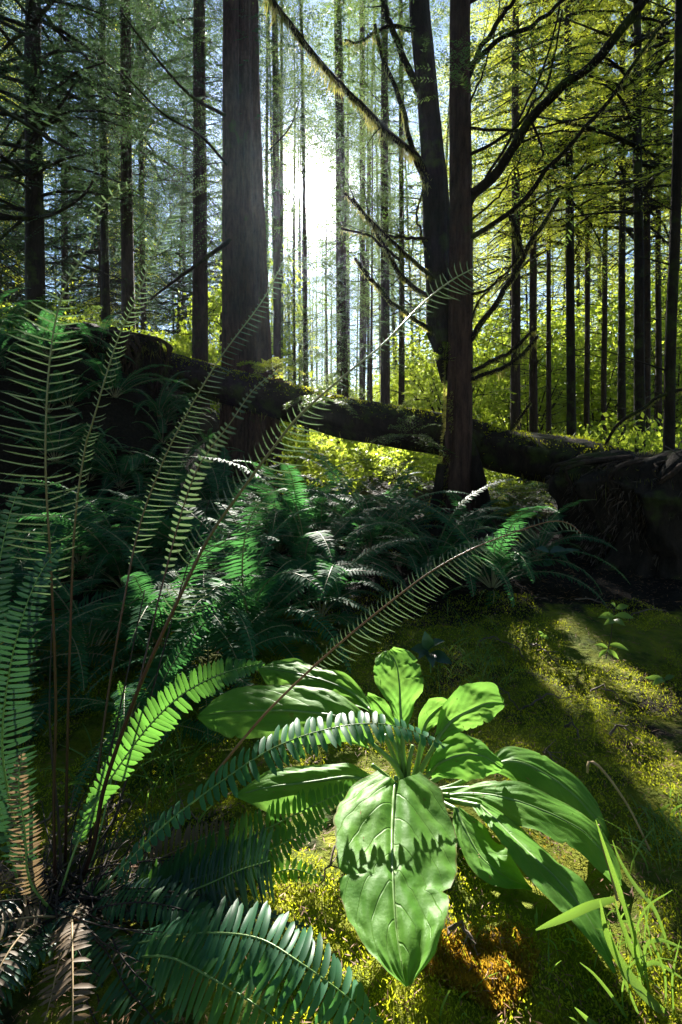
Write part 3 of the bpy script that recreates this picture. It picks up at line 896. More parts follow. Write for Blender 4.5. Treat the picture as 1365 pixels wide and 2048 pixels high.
    for k, (pp, r0, r1, md, ml) in enumerate(limbs):
        pts = path(pp, 26)
        pts = pts + np.stack([vnoise(np.arange(26) * .6 + k * 7, np.zeros(26), 70), np.zeros(26), vnoise(np.arange(26) * .6 + k * 7, np.zeros(26), 71)], -1) * .014 * np.sin(np.linspace(0, np.pi, 26))[:, None]
        m = MB(); m.tube(pts - off, np.linspace(r0, r1, 26) * .92, 9, jitter=.16, seed=k)
        # side twigs
        for s in range(q.randint(2, 6)):
            i = q.randint(6, 25); d = nrm(nrm(pts[i] - pts[i - 2]) + q.normal(0, .7, 3)); l = q.uniform(.08, .4)
            u = np.linspace(0, 1, 5)[:, None]
            m.tube(pts[i] - off + d * l * u + np.array([0, 0, q.uniform(-.1, .15)]) * u ** 2, np.linspace(r1 * .35, .0015, 5), 4, cap=False)
        b = link('branch', m.mesh('branch', M['bark_dark']), root)
        mm = MB(); hang_moss(mm, pts - off, q, dens=md * 1.5, lmax=ml, rad=r0 * .9, w=.0035)
        hm = link('hanging_moss', mm.mesh('hanging_moss', M['hangmoss'], smooth=False), b); tag(hm, kind='stuff')
    # moss and green tufts on the trunk's left edge
    mm = MB()
    n = 2600
    z = q.uniform(0, 1, n) ** 1.3 * 1.5; a = q.uniform(math.radians(130), math.radians(235), n)
    keep = vnoise(z * 6, a * 2, 77) > -.05
    z = z[keep]; a = a[keep]
    r = .11 + .11 * np.exp(-z / .28)
    cx = np.interp(z, [0, .3, .8, 1.5], [-.03, .02, .055, .06])
    Pp = np.stack([cx + r * np.cos(a), r * np.sin(a), z + .02], -1)
    D = nrm(np.stack([np.cos(a), np.sin(a), q.uniform(-1.2, .2, len(a))], -1) + q.normal(0, .3, (len(a), 3)))
    S = nrm(np.cross(D, q.normal(0, 1, (len(a), 3))))
    V, F = frames_leaf(Pp, D, S, q.uniform(.015, .04, len(a)), q.uniform(.003, .006, len(a)))
    mm.add(V, F)
    tag(link('moss', mm.mesh('trunk_moss', M['hangmoss'], smooth=False), root), kind='stuff')
    # upper foliage of its crown, over the top of the picture
    V, tm = crown_arrays(322, 3.3, 7, 1.9, 40, BRN)
    W = V.reshape(-1, 4, 3).mean(1) + off
    d = corridor_drop(W, rs) | (W[:, 1] < 3.2)
    V = V.reshape(-1, 4, 3)[~d].reshape(-1, 3)
    tag(link('crown', quads_mesh(V, 'crown', M['needles']), root), kind='stuff')
twin_tree()

LOG_T = [(1420, 962, 3.25), (1330, 985, 3.3), (1165, 930, 3.75), (1000, 902, 4.55), (920, 876, 4.75), (700, 838, 5.35), (600, 812, 5.7), (440, 770, 6.1), (350, 742, 6.35), (285, 722, 6.5), (200, 700, 6.7)]
def fallen_log():
    n = 90
    pts = path(LOG_T, n)
    wpx = np.interp(np.linspace(0, 1, n), [0, .25, .5, .75, 1], [.36, .39, .43, .42, .38])
    off = pts[40].copy()
    root = thing('fallen_log', 'huge fallen log slanting across the picture, moss along its top', 'log', tuple(off))
    root_pts = pts - off
    mb = fluted(root_pts, wpx / 2, 40, 31, 5, .05, rough=.10)
    link('trunk', mb.mesh('trunk', M['bark_dark']), root)
    q = np.random.RandomState(8)
    mm = MB(); N = 8000
    t = q.uniform(0, n - 1.01, N); i = t.astype(int); f = (t - i)[:, None]
    p = root_pts[i] * (1 - f) + root_pts[i + 1] * f
    T = nrm(root_pts[i + 1] - root_pts[i]); A = nrm(np.cross(T, [0, 0, 1.0])); B = np.cross(A, T)
    a = q.normal(math.pi / 2, .55, N); r = wpx[i] / 2 * 1.02
    nn = np.cos(a)[:, None] * A + np.sin(a)[:, None] * B
    keep = (vnoise(t * .8, a * 3, 81) + .5 * vnoise(t * 3, a * 6, 82)) > -.3
    base = (p + nn * r[:, None])[keep]; nn = nn[keep]; k = len(base)
    D = nrm(nn + q.normal(0, .45, (k, 3))); S = nrm(np.cross(D, q.normal(0, 1, (k, 3))))
    V, F = frames_leaf(base, D, S, q.uniform(.012, .03, k), q.uniform(.003, .007, k))
    mm.add(V, F)
    tag(link('moss', mm.mesh('log_moss', M['moss'], smooth=False), root), kind='stuff')
    # hanging strips, roots and moss under the log
    mm = MB(); hang_moss(mm, root_pts, q, dens=170, lmin=.04, lmax=.22, w=.006, rad=.17)
    tag(link('hanging_moss', mm.mesh('log_hanging', M['hangmoss'], smooth=False), root), kind='stuff')
    for (a0, b0, c0) in (((1062, 805, 4.2), (1045, 830, 4.25), (1022, 862, 4.35)), ((1205, 905, 3.6), (1235, 850, 3.5), (1290, 815, 3.4)), ((1290, 815, 3.4), (1325, 790, 3.35), (1400, 770, 3.3))):
        pp = path([a0, b0, c0], 10) - off
        m = MB(); m.tube(pp, .012, 6, jitter=.2)
        b = link('branch_stub', m.mesh('branch_stub', M['bark_dark']), root)
        mm = MB(); hang_moss(mm, pp, q, dens=300, lmax=.04, rad=.012, w=.003)
        tag(link('moss', mm.mesh('stub_moss', M['hangmoss'], smooth=False), b), kind='stuff')
fallen_log()

def root_mass(name, label, cx, cy, rx, ry, z0, ztop, seed, top_roots=True):
    """earthy upturned root plate: ridged, overhung, with root strands"""
    q = np.random.RandomState(seed)
    root = thing(name, label, 'stump', (cx, cy, z0))
    na, nz = 220, 80
    a = np.linspace(0, 2 * np.pi, na, endpoint=False); t = np.linspace(0, 1, nz)
    A, T = np.meshgrid(a, t)
    H = ztop - z0
    prof = np.interp(T, [0, .2, .45, .62, .78, .9, 1], [1.0, .88, .93, 1.0, .84, .5, .02])
    cx_ = np.cos(A) * 2.2; sy_ = np.sin(A) * 2.2
    ridge = 1 + .13 * vnoise(cx_ * 1.7 + seed, sy_ * 1.7 + T * .8, 90) + .09 * vnoise(cx_ * 4, sy_ * 4 + T * 3.0, 91) + .06 * vnoise(cx_ * 9 + T * 5, sy_ * 9 - T * 4, 92) + .03 * vnoise(cx_ * 22 + T * 6, sy_ * 22 + T * 14, 94)
    r = prof * ridge
    Z = H * np.interp(T, [0, .62, .78, .9, 1], [-.1, .74, .92, 1.0, 1.03]) + .09 * vnoise(cx_ * 2 * prof, sy_ * 2 * prof, 93) * T
    V = np.stack([rx * r * np.cos(A), ry * r * np.sin(A), Z], -1).reshape(-1, 3)
    i = np.arange(nz - 1)[:, None] * na; j = np.arange(na)[None, :]; j2 = (j + 1) % na
    F = np.stack([i + j, i + j2, i + na + j2, i + na + j], -1).reshape(-1, 4)
    mb = MB(); mb.add(V, F)
    link('root_plate', mb.mesh('root_plate', M['bark_dark']), root)
    for k in range(60):     # root strands running down the face
        a0 = q.uniform(math.pi, 2 * math.pi); tt = np.linspace(.95, q.uniform(.05, .5), 12)
        aa = a0 + np.cumsum(q.normal(0, .045, 12))
        rr = np.interp(tt, [0, .25, .55, .8, .93, 1], [1.03, .92, 1.0, 1.08, .9, .2])
        pts = np.stack([rx * rr * np.cos(aa), ry * rr * np.sin(aa), H * np.interp(tt, [0, .8, 1], [-.05, .88, 1.0])], -1)
        m = MB(); m.tube(catmull(pts, 18), np.linspace(q.uniform(.004, .024), .003, 18), 6, jitter=.2, seed=k)
        link('root', m.mesh('root', M['bark']), root)
    # fibrous soil and fine rootlets hanging all over the face
    N = 9000; aa = q.uniform(math.pi * .85, math.pi * 2.15, N); tt = q.uniform(.05, .95, N)
    rr = np.interp(tt, [0, .2, .45, .62, .78, .9, 1], [1.0, .88, .93, 1.0, .84, .5, .02]) * 1.03
    Pp = np.stack([rx * rr * np.cos(aa), ry * rr * np.sin(aa), H * np.interp(tt, [0, .62, .78, .9, 1], [-.02, .76, .94, 1.02, 1.05])], -1)
    D = nrm(np.stack([.5 * np.cos(aa), .5 * np.sin(aa), -np.ones(N)], -1) + q.normal(0, .4, (N, 3))); S = nrm(np.cross(D, q.normal(0, 1, (N, 3))))
    mf = MB(); V_, F_ = frames_leaf(Pp, D, S, q.uniform(.02, .13, N), q.uniform(.0015, .005, N)); mf.add(V_, F_)
    tag(link('rootlets', mf.mesh('rootlets', M['twig'] if top_roots else M['bark_dark'], smooth=False), root), kind='stuff')
    m = MB()
    if top_roots:
        for k in range(60):
            a0 = q.uniform(0, 6.28); p0 = np.array([q.uniform(-.5, .35) * rx, q.uniform(-.9, -.1) * ry, H * 1.0 + q.uniform(-.04, .05)])
            d = np.array([math.cos(a0), math.sin(a0) * .6, q.uniform(-.15, .12)]) * q.uniform(.15, .4)
            u = np.linspace(0, 1, 6)[:, None]
            m.tube(p0 + d * u + np.array([0, 0, .05]) * np.sin(u * 5 + k), q.uniform(.003, .007), 4, cap=False)
        tag(link('root_tangle', m.mesh('root_tangle', M['twig']), root), kind='stuff')
    mm = MB(); N = 5000
    aa = q.uniform(0, 6.28, N); rr = q.uniform(0, 1, N) ** .5 * .95
    nzv = vnoise(rr * np.cos(aa) * 4, rr * np.sin(aa) * 4, 95) > -.1
    aa = aa[nzv]; rr = rr[nzv]; k = len(aa)
    Pp = np.stack([rx * rr * np.cos(aa), ry * rr * np.sin(aa), H * np.interp(rr, [0, .75, 1], [1.0, .93, .72])], -1)
    D = nrm(np.array([0, 0, 1.0]) + q.normal(0, .5, (k, 3))); S = nrm(np.cross(D, q.normal(0, 1, (k, 3))))
    V, F = frames_leaf(Pp, D, S, q.uniform(.02, .05, k), q.uniform(.004, .008, k)); mm.add(V, F)
    mm2 = mm; ed = np.stack([rx * 1.02 * np.cos(np.linspace(3.0, 6.4, 60)), ry * 1.02 * np.sin(np.linspace(3.0, 6.4, 60)), np.full(60, H * .84)], -1)
    hang_moss(mm2, ed, q, dens=50, lmin=.04, lmax=.22, w=.003, rad=.03)
    tag(link('moss', mm.mesh('plate_moss', M['hangmoss'], smooth=False), root), kind='stuff')
    return root
root_mass('root_mass', 'big dark overhanging root mass at the right end of the fallen log', 2.62, 3.32, 1.14, .72, 0.0, .68, 4)
root_mass('mossy_stump', 'dark mossy stump holding up the left end of the fallen log', -2.75, 5.7, .75, .6, .75, 1.95, 9, False)

# low growth between the log and the far trunks: one bush or fern at a time
LOWB = [bush_mesh(30 + s, .55, .7, 1500, .05) for s in range(4)]
spots = []
q_ = random.Random(99)
tries = 0
while len(spots) < 110 and tries < 4000:
    tries += 1
    Y = q_.uniform(5.2, 17); px = q_.uniform(-150, 1500); X = (px - CX) / FOC * Y
    # not inside the log or its ends
    if Y < 7.2 and px < 620: continue
    if px > 1000 and Y < 5.0: continue
    if any((X - a) ** 2 + (Y - b) ** 2 < .55 ** 2 for a, b in spots): continue
    spots.append((X, Y))
for i, (X, Y) in enumerate(spots):
    px = X / Y * FOC + CX
    side = 'right' if px > 930 else ('left' if px < 440 else 'middle')
    lab, g_ = band_label('low bushes', px, Y, 10)
    b = thing('low_bush', lab, 'bush', (X, Y, gz(X, Y) - .05), g_, q_.uniform(0, 6))
    s = q_.uniform(.7, 1.4); b.scale = (s, s, s * q_.uniform(.7, 1.3))
    tag(link('foliage', LOWB[i % 4], b), kind='stuff')

# ------------------------------------------------------------------ ferns
def pinna(base, D, N, L, W, st=4, droop=0., curl=0., fold=.25, T=None, taper=.5, tip=.35):
    """one leaflet: base point, direction, face normal; returns verts, quads, uv"""
    s = np.linspace(0, 1, st + 1)
    S = nrm(np.cross(N, D))
    w = W * .5 * np.clip(np.interp(s, [0, .12, .5, .84, .95, 1], [.6, 1.0, .98, .84, .5, tip * .3]), 0, 1)
    c = base + D * (L * s)[:, None] + N * ((-droop * s ** 2) * L)[:, None] + (T if T is not None else S) * (curl * L * s ** 2)[:, None]
    up = N * (w * fold)[:, None]
    A = c - S * w[:, None] + up; B = c; C = c + S * w[:, None] + up
    V = np.stack([A, B, C], 1).reshape(-1, 3)
    F = []
    for k in range(st):
        b = k * 3
        F += [[b, b + 1, b + 4, b + 3], [b + 1, b + 2, b + 5, b + 4]]
    uv = np.stack([np.repeat(s, 3), np.tile([0, .5, 1], st + 1)], -1)
    return V, np.array(F), uv

def frond_geo(pts, Nh, npair, prof, gap_w, seed, st=3, sweep=.25, droop=.15, start=.08, curl=.05, missing=0., flip=0.0, vee=.15, lenj=.08, sides=(1, 1)):
    """all leaflets of a frond: list of (V, F, uv)"""
    q = np.random.RandomState(seed)
    pts = np.asarray(pts); n = len(pts)
    T = nrm(np.gradient(pts, axis=0))
    Nn = np.broadcast_to(np.asarray(Nh, float), (n, 3))
    Nn = nrm(Nn - (T * Nn).sum(1, keepdims=True) * T)
    Sd = np.cross(T, Nn)
    total = np.linalg.norm(np.diff(pts, axis=0), axis=1).sum()
    spacing = total * (1 - start) / npair
    out = []
    for k in range(npair):
        s = start + (1 - start) * (k + .5) / npair
        for sg in (-1, 1):
            if q.uniform() < missing: continue
            x = (s + sg * .25 / npair) * (n - 1); x = min(max(x, 0), n - 1.001)
            i = int(x); f = x - i
            p = pts[i] * (1 - f) + pts[i + 1] * f
            t = T[i]; nn = Nn[i]; sd = Sd[i] * sg
            L = prof(s) * (1 + q.uniform(-lenj, lenj)) * (sides[0] if sg < 0 else sides[1])
            sw = sweep + q.uniform(-.11, .11)
            D = nrm(sd * math.cos(sw) + t * math.sin(sw) + nn * (vee + q.uniform(-.13, .13)))
            N2 = nrm(nn + t * q.uniform(-.25, .25) + t * flip)
            N2 = nrm(N2 - D * (N2 @ D))
            out.append(pinna(p, D, N2, L, spacing * gap_w, st, droop + q.uniform(-.05, .08), curl, T=t))
    return out

def lenprof(L, tipw=.1, base=.35, peak=.35):
    return lambda s: L * float(np.interp(s, [0, .12, peak, .7, .9, 1], [base, base + .35, 1, .78, .38, tipw]))

# sword-fern frond variants: start at the origin, arch out along +X
def sword_frond(seed, L, rise, fall, wid, st=2, npair=34):
    q = np.random.RandomState(seed)
    n = 30; s = np.linspace(0, 1, n)
    el = math.radians(rise) - (math.radians(rise) + math.radians(fall)) * s ** 1.25
    d = np.stack([np.cos(el), .10 * np.sin(s * 3 + q.uniform(0, 6)), np.sin(el)], -1) * (L / n)
    pts = np.cumsum(d, 0)
    up = np.array([-.35, 0, 1.0])
    T = nrm(np.gradient(pts, axis=0)); Sd = nrm(np.cross([0, 0, 1.0], T)); Nn = np.cross(T, Sd)
    mb = MB()
    roll = q.uniform(-.35, .35)
    Nn = Nn * math.cos(roll) + Sd * math.sin(roll)
    Nn = Nn.mean(0) * .0 + Nn
    out = frond_geo(pts, Nn, npair, lenprof(wid, .12, .35, .4), .86, seed, st=st, sweep=.22, droop=.18, start=.16, vee=.06)
    for V, F, uv in out: mb.add(V, F, 0, uv)
    mb.tube(pts, np.linspace(.0032, .001, n), 4, 1, cap=False)
    return mb.mesh('frond', [M['fern'], M['stem_pale']], smooth=True)
FR = [sword_frond(200 + k, L, ri, fa, wd, npair=npr) for k, (L, ri, fa, wd, npr) in enumerate([
    (.62, 72, 30, .058, 40), (.70, 62, 45, .062, 44), (.58, 50, 50, .055, 40), (.50, 38, 45, .050, 34), (.74, 78, 10, .060, 44),
    (.66, 55, 25, .062, 42), (.45, 25, 40, .046, 32), (.60, 66, 60, .055, 40)])]

def fern_clump(x, y, nf, size, label, group, seed, z=None, az=None, name='sword_fern', tiltmin=0):
    q = random.Random(seed)
    root = thing(name, label, 'fern', (x, y, (gz(x, y) if z is None else z) - .01), group, q.uniform(0, 6.28) if az is None else 0)
    for k in range(nf):
        m = FR[q.randrange(len(FR))]
        o = link('frond', m, root)
        if az is None: a = k / nf * 6.28 + q.uniform(-.25, .25)
        else: a = q.uniform(*az)
        s = size * q.uniform(.75, 1.15)
        o.rotation_euler = (q.uniform(-.25, .25), q.uniform(-.25, .30), a)
        o.scale = (s, s * q.uniform(.9, 1.1), s)
    return root

CL = [  # px, Y of the root, fronds, size, label
    (505, 1.95, 22, .92, 'large bright sword fern in the middle, behind the broad-leaved plant'),
    (330, 1.75, 18, .80, 'sword fern behind the rising deer fern stems, left of the large middle fern'),
    (180, 1.70, 16, .78, 'shaded sword fern near the left edge behind the deer fern'),
    (20, 1.65, 14, .85, 'shaded sword fern cut by the left edge, mid height'),
    (610, 2.55, 20, .95, 'sword fern directly behind the large bright middle fern'),
    (420, 2.5, 20, .95, 'sword fern with silvery lit fronds left of the one behind the middle fern'),
    (250, 2.5, 20, .95, 'dark sword fern at the foot of the bank, behind two ladder-like stems'),
    (80, 2.5, 18, 1.0, 'dark sword fern at the foot of the bank near the left edge'),
    (740, 2.9, 20, .90, 'dark green sword fern in shade below the gap left of the twin-trunk tree'),
    (870, 2.65, 20, .82, 'sword fern just in front of the twin-trunk tree'),
    (985, 2.5, 18, .78, 'drooping sword fern right of the twin-trunk tree, beside the open moss'),
    (940, 3.45, 14, .72, 'sword fern against the foot of the twin-trunk tree, fronds arching up the bark'),
    (800, 3.5, 16, .8, 'shaded sword fern left of the roots of the twin-trunk tree'),
    (690, 3.7, 18, .9, 'sword fern with pale lit fronds below the bright gap'),
    (560, 3.4, 20, 1.0, 'sword fern catching white light in front of the cedar'),
    (430, 3.5, 20, 1.0, 'dark sword fern below the diagonal log, left of the cedar foot'),
    (300, 3.5, 18, 1.0, 'dark sword fern on the lower bank slope'),
    (170, 3.5, 18, 1.0, 'dark sword fern on the bank slope near the left edge'),
    (40, 3.4, 16, 1.0, 'dark sword fern on the bank at the left edge'),
    (490, 4.5, 18, .95, 'small-looking sword fern at the cedar foot under the log'),
    (360, 4.6, 18, .95, 'sword fern on the upper bank under the left end of the log'),
    (230, 4.7, 16, 1.0, 'sword fern on top of the bank by the mossy stump'),
    (100, 4.7, 16, 1.0, 'sword fern on top of the bank at far left'),
    (620, 4.8, 16, .8, 'sword fern in the bright gap beneath the log'),
    (1075, 3.0, 12, .6, 'little dark sword fern beside the right root mass'),
    (1040, 5.4, 14, .8, 'fern behind the log seen through the triangle right of the twin-trunk tree'),
    (360, 4.1, 18, .95, 'dark sword fern halfway up the bank below the end of the log'),
    (240, 4.1, 18, 1.0, 'dark sword fern halfway up the bank, mid left'),
    (110, 4.0, 18, 1.0, 'dark sword fern halfway up the bank near the left edge'),
    (430, 4.1, 16, .9, 'sword fern at the right foot of the bank before the cedar'),
    (320, 2.95, 18, .9, 'dark sword fern in the hollow between bank and middle ferns'),
    (160, 3.0, 18, .95, 'dark sword fern low at left behind the tall stems'),
    (560, 2.95, 18, .85, 'silvery-lit sword fern in the middle of the fern bed'),
    (650, 3.2, 16, .8, 'shaded sword fern at the right side of the fern bed'),
    (640, 2.15, 16, .75, 'sword fern right of the large bright one, beside the ladder-like frond'),
    (420, 1.55, 14, .62, 'low sword fern peeping between the deer fern and the broad leaves'),
    (290, 1.35, 12, .5, 'small shaded sword fern close behind the deer fern stems'),
    (770, 5.6, 14, .8, 'fern behind the log seen left of the twin-trunk tree'),
]
for i, (px, Y, nf, sz, lab) in enumerate(CL):
    fern_clump((px - CX) / FOC * Y, Y, int(nf * 1.2), sz * (1.28 if Y < 3.3 else 1.12), lab, 'sword ferns on the forest floor', 300 + i)

q_ = random.Random(5)
for i in range(26):
    px_ = q_.uniform(-40, 340) if i < 19 else q_.uniform(330, 450); Y_ = q_.uniform(4.0, 5.6) if i < 19 else q_.uniform(5.2, 6.6)
    lb_ = ('dark sword fern %s on the bank, %s' % ('high' if Y_ > 4.9 else 'low', 'at the left edge' if px_ < 90 else 'mid left' if px_ < 210 else 'near its right end')) if i < 19 else 'sword fern behind the log on the slope below the cedar'
    fern_clump((px_ - CX) / FOC * Y_, Y_, 14, q_.uniform(.7, 1.0), lb_, lb_.replace('fern', 'ferns', 1), 400 + i)

# ------------------------------------------------------------------ the deer fern at lower left, frond by frond
DF = P(140, 1835, .83); DF[2] = gz(DF[0], DF[1])
deer = thing('deer_fern', 'foreground deer fern at lower left with broad green fronds and tall ladder-like stems', 'fern', tuple(DF))
UPC = nrm(np.array([0, -.55, .85]))      # face turned up and a little towards the lens

def add_frond(parent_thing, off, pp, halfpx, npair, N, mat, gapw=.80, st=5, split=False, sweep=.2, droop=.1, curl=.05, start=.1,
              stem='stem_green', seed=0, profl=None, stem_r=.0022, n=60, missing=.02, vee=.08, fold=.25, flip=0.0, lenj=.13, label=None, sides=(1, 1)):
    pts = path(pp, n)
    Ym = np.mean([p[2] for p in pp])
    L = halfpx / FOC * Ym
    prof = profl(L) if profl else lenprof(L, .12, .30, .45)
    mb = MB(); mb.tube(pts - off, np.linspace(stem_r, stem_r * .35, n), 6, 0, cap=False)
    o = link('frond', mb.mesh('stem', M[stem]), parent_thing)
    if label: o['label'] = label
    lf = frond_geo(pts - off, N, npair, prof, gapw, seed, st=st, sweep=sweep, droop=droop, start=start, curl=curl, missing=missing, vee=vee, flip=flip, lenj=lenj, sides=sides)
    if split:
        for V, F, uv in lf:
            b = V[1].copy(); m = MB(); m.add(V - b, F, 0, uv)
            link('leaflet', m.mesh('leaflet', M[mat]), o, tuple(b))
    else:
        m = MB()
        for V, F, uv in lf: m.add(V, F, 0, uv)
        tag(link('leaflets', m.mesh('leaflets', M[mat]), o), kind='stuff')
    return o

R0 = (150, 1830, .83)
bell = lambda L: (lambda s: L * float(np.interp(s, [0, .1, .3, .55, .8, .93, 1], [.12, .25, .62, 1, .85, .45, .12])))
bell2 = lambda L: (lambda s: L * float(np.interp(s, [0, .1, .3, .5, .75, .93, 1], [.2, .45, .85, 1, .72, .35, .1])))
# F2 the hero frond across the broad leaves
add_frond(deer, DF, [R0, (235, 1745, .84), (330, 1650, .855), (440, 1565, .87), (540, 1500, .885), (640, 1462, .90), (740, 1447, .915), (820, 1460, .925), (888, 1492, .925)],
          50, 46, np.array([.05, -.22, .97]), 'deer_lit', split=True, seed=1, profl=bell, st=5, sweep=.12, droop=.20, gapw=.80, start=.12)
# F1 rising to upper right, tip over the ferns
add_frond(deer, DF, [(120, 1790, .84), (150, 1700, .86), (190, 1610, .89), (240, 1530, .92), (300, 1450, .96), (370, 1385, 1.0), (450, 1345, 1.04), (528, 1326, 1.07)],
          40, 50, np.array([.55, -.62, .55]), 'deer', split=True, seed=2, profl=bell, st=5, sweep=.22, droop=.22, gapw=.95, start=.14)
# F4 bottom, arching to the lower right
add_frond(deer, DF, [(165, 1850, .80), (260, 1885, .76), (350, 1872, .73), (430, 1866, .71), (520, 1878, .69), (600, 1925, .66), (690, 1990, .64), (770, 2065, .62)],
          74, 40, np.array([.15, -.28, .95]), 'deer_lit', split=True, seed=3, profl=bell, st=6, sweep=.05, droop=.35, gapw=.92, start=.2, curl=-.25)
# further bottom fronds
add_frond(deer, DF, [(165, 1870, .80), (250, 1910, .75), (340, 1915, .70), (430, 1960, .66), (540, 2030, .62), (620, 2110, .6)],
          64, 36, np.array([.1, -.5, .85]), 'deer', seed=4, profl=bell, st=5, droop=.35, curl=-.25)
add_frond(deer, DF, [(150, 1880, .80), (200, 1950, .76), (290, 1985, .72), (380, 2040, .68), (440, 2110, .65)],
          58, 36, np.array([.1, -.3, .95]), 'deer', seed=14, profl=bell2, st=4, droop=.3)
# F3 and neighbours in shade beneath the broad leaves
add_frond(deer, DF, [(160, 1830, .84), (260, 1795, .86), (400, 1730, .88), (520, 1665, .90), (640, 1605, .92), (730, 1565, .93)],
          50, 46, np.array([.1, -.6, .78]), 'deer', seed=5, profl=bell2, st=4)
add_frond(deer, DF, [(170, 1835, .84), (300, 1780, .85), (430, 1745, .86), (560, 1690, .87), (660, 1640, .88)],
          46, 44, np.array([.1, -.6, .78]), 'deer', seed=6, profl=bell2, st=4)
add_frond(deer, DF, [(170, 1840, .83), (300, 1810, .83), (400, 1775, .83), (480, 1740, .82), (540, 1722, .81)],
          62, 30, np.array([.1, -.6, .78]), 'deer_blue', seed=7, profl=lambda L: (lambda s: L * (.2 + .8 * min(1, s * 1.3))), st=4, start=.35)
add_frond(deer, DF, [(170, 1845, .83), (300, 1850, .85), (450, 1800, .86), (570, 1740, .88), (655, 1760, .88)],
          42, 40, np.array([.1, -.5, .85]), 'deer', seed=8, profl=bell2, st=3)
add_frond(deer, DF, [(165, 1840, .84), (280, 1740, .90), (400, 1680, .94), (470, 1650, .96)],
          48, 30, np.array([.1, -.6, .78]), 'dryfern', seed=9, profl=bell2, st=3, stem='dry')
# left-edge fronds
add_frond(deer, DF, [(60, 1800, .84), (30, 1650, .82), (5, 1500, .80), (18, 1350, .80), (50, 1220, .81), (85, 1140, .83), (125, 1090, .86)],
          58, 62, np.array([.25, -.9, .35]), 'deer_blue', seed=10, profl=bell2, st=4, gapw=.7, sweep=.05, vee=.0, droop=.08)
add_frond(deer, DF, [(40, 1780, .86), (-25, 1500, .86), (-25, 1300, .88), (-5, 1150, .9), (20, 1030, .92), (50, 950, .95)],
          38, 60, np.array([.3, -.9, .3]), 'deer_blue', seed=11, profl=bell2, st=3, gapw=.7)
add_frond(deer, DF, [(110, 1830, .82), (60, 1760, .80), (50, 1660, .80), (38, 1570, .80), (45, 1500, .81)],
          34, 40, np.array([.1, -.95, .3]), 'dryfern', seed=12, profl=bell2, st=3, gapw=.6)
add_frond(deer, DF, [(160, 1800, .86), (190, 1700, .92), (215, 1600, .98), (235, 1490, 1.05), (245, 1400, 1.1), (238, 1365, 1.12)],
          34, 44, np.array([.2, -.9, .4]), 'deer', seed=13, profl=lenprof, st=3, start=.5)
add_frond(deer, DF, [(150, 1820, .86), (230, 1740, .95), (290, 1690, 1.0), (330, 1640, 1.05), (355, 1630, 1.08)],
          30, 34, UPC, 'dryfern', seed=15, profl=bell2, st=3, start=.2)
add_frond(deer, DF, [(110, 1830, .86), (160, 1760, .9), (240, 1700, .95), (300, 1645, 1.0), (360, 1640, 1.03)],
          34, 34, UPC, 'deer', seed=16, profl=bell2, st=3, start=.2)

# ladder-like fertile fronds
lad = lambda pk: (lambda L: (lambda s: L * float(np.interp(s, pk[0], pk[1]))))
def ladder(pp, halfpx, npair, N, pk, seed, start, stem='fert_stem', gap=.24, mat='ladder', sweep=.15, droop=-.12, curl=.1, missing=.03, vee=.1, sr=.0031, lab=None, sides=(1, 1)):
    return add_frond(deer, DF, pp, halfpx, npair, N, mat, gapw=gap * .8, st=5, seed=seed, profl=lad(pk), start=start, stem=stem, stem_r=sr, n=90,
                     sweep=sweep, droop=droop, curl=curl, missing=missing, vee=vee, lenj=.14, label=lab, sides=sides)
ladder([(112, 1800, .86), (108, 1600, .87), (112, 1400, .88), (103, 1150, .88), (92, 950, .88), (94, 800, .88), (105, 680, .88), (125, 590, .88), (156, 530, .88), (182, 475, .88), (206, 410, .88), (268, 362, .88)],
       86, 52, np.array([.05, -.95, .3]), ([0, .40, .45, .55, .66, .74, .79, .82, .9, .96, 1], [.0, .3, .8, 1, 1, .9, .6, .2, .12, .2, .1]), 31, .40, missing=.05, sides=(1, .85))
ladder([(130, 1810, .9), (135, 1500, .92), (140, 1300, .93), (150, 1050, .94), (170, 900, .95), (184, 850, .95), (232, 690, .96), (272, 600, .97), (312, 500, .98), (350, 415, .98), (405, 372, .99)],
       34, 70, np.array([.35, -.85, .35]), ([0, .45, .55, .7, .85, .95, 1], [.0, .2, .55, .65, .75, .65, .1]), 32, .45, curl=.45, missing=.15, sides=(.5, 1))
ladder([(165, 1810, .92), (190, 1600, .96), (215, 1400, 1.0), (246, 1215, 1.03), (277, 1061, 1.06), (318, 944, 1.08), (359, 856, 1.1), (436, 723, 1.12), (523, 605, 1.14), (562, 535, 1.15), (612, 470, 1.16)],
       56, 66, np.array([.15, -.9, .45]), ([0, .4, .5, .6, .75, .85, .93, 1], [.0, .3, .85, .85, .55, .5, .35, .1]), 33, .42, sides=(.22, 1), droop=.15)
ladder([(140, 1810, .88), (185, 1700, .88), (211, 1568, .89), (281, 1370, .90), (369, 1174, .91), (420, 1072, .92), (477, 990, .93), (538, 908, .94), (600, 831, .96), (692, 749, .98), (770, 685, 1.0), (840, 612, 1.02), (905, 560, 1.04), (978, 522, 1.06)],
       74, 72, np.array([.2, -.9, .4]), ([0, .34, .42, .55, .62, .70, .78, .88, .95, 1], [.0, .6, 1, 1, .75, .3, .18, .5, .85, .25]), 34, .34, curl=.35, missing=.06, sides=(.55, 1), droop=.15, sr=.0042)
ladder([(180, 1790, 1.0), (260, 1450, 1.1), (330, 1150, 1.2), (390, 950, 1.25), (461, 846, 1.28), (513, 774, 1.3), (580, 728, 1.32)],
       30, 40, np.array([.1, -.9, .45]), ([0, .5, .6, .8, 1], [.0, .6, 1, .8, .1]), 35, .5, gap=.5, sides=(.5, 1))
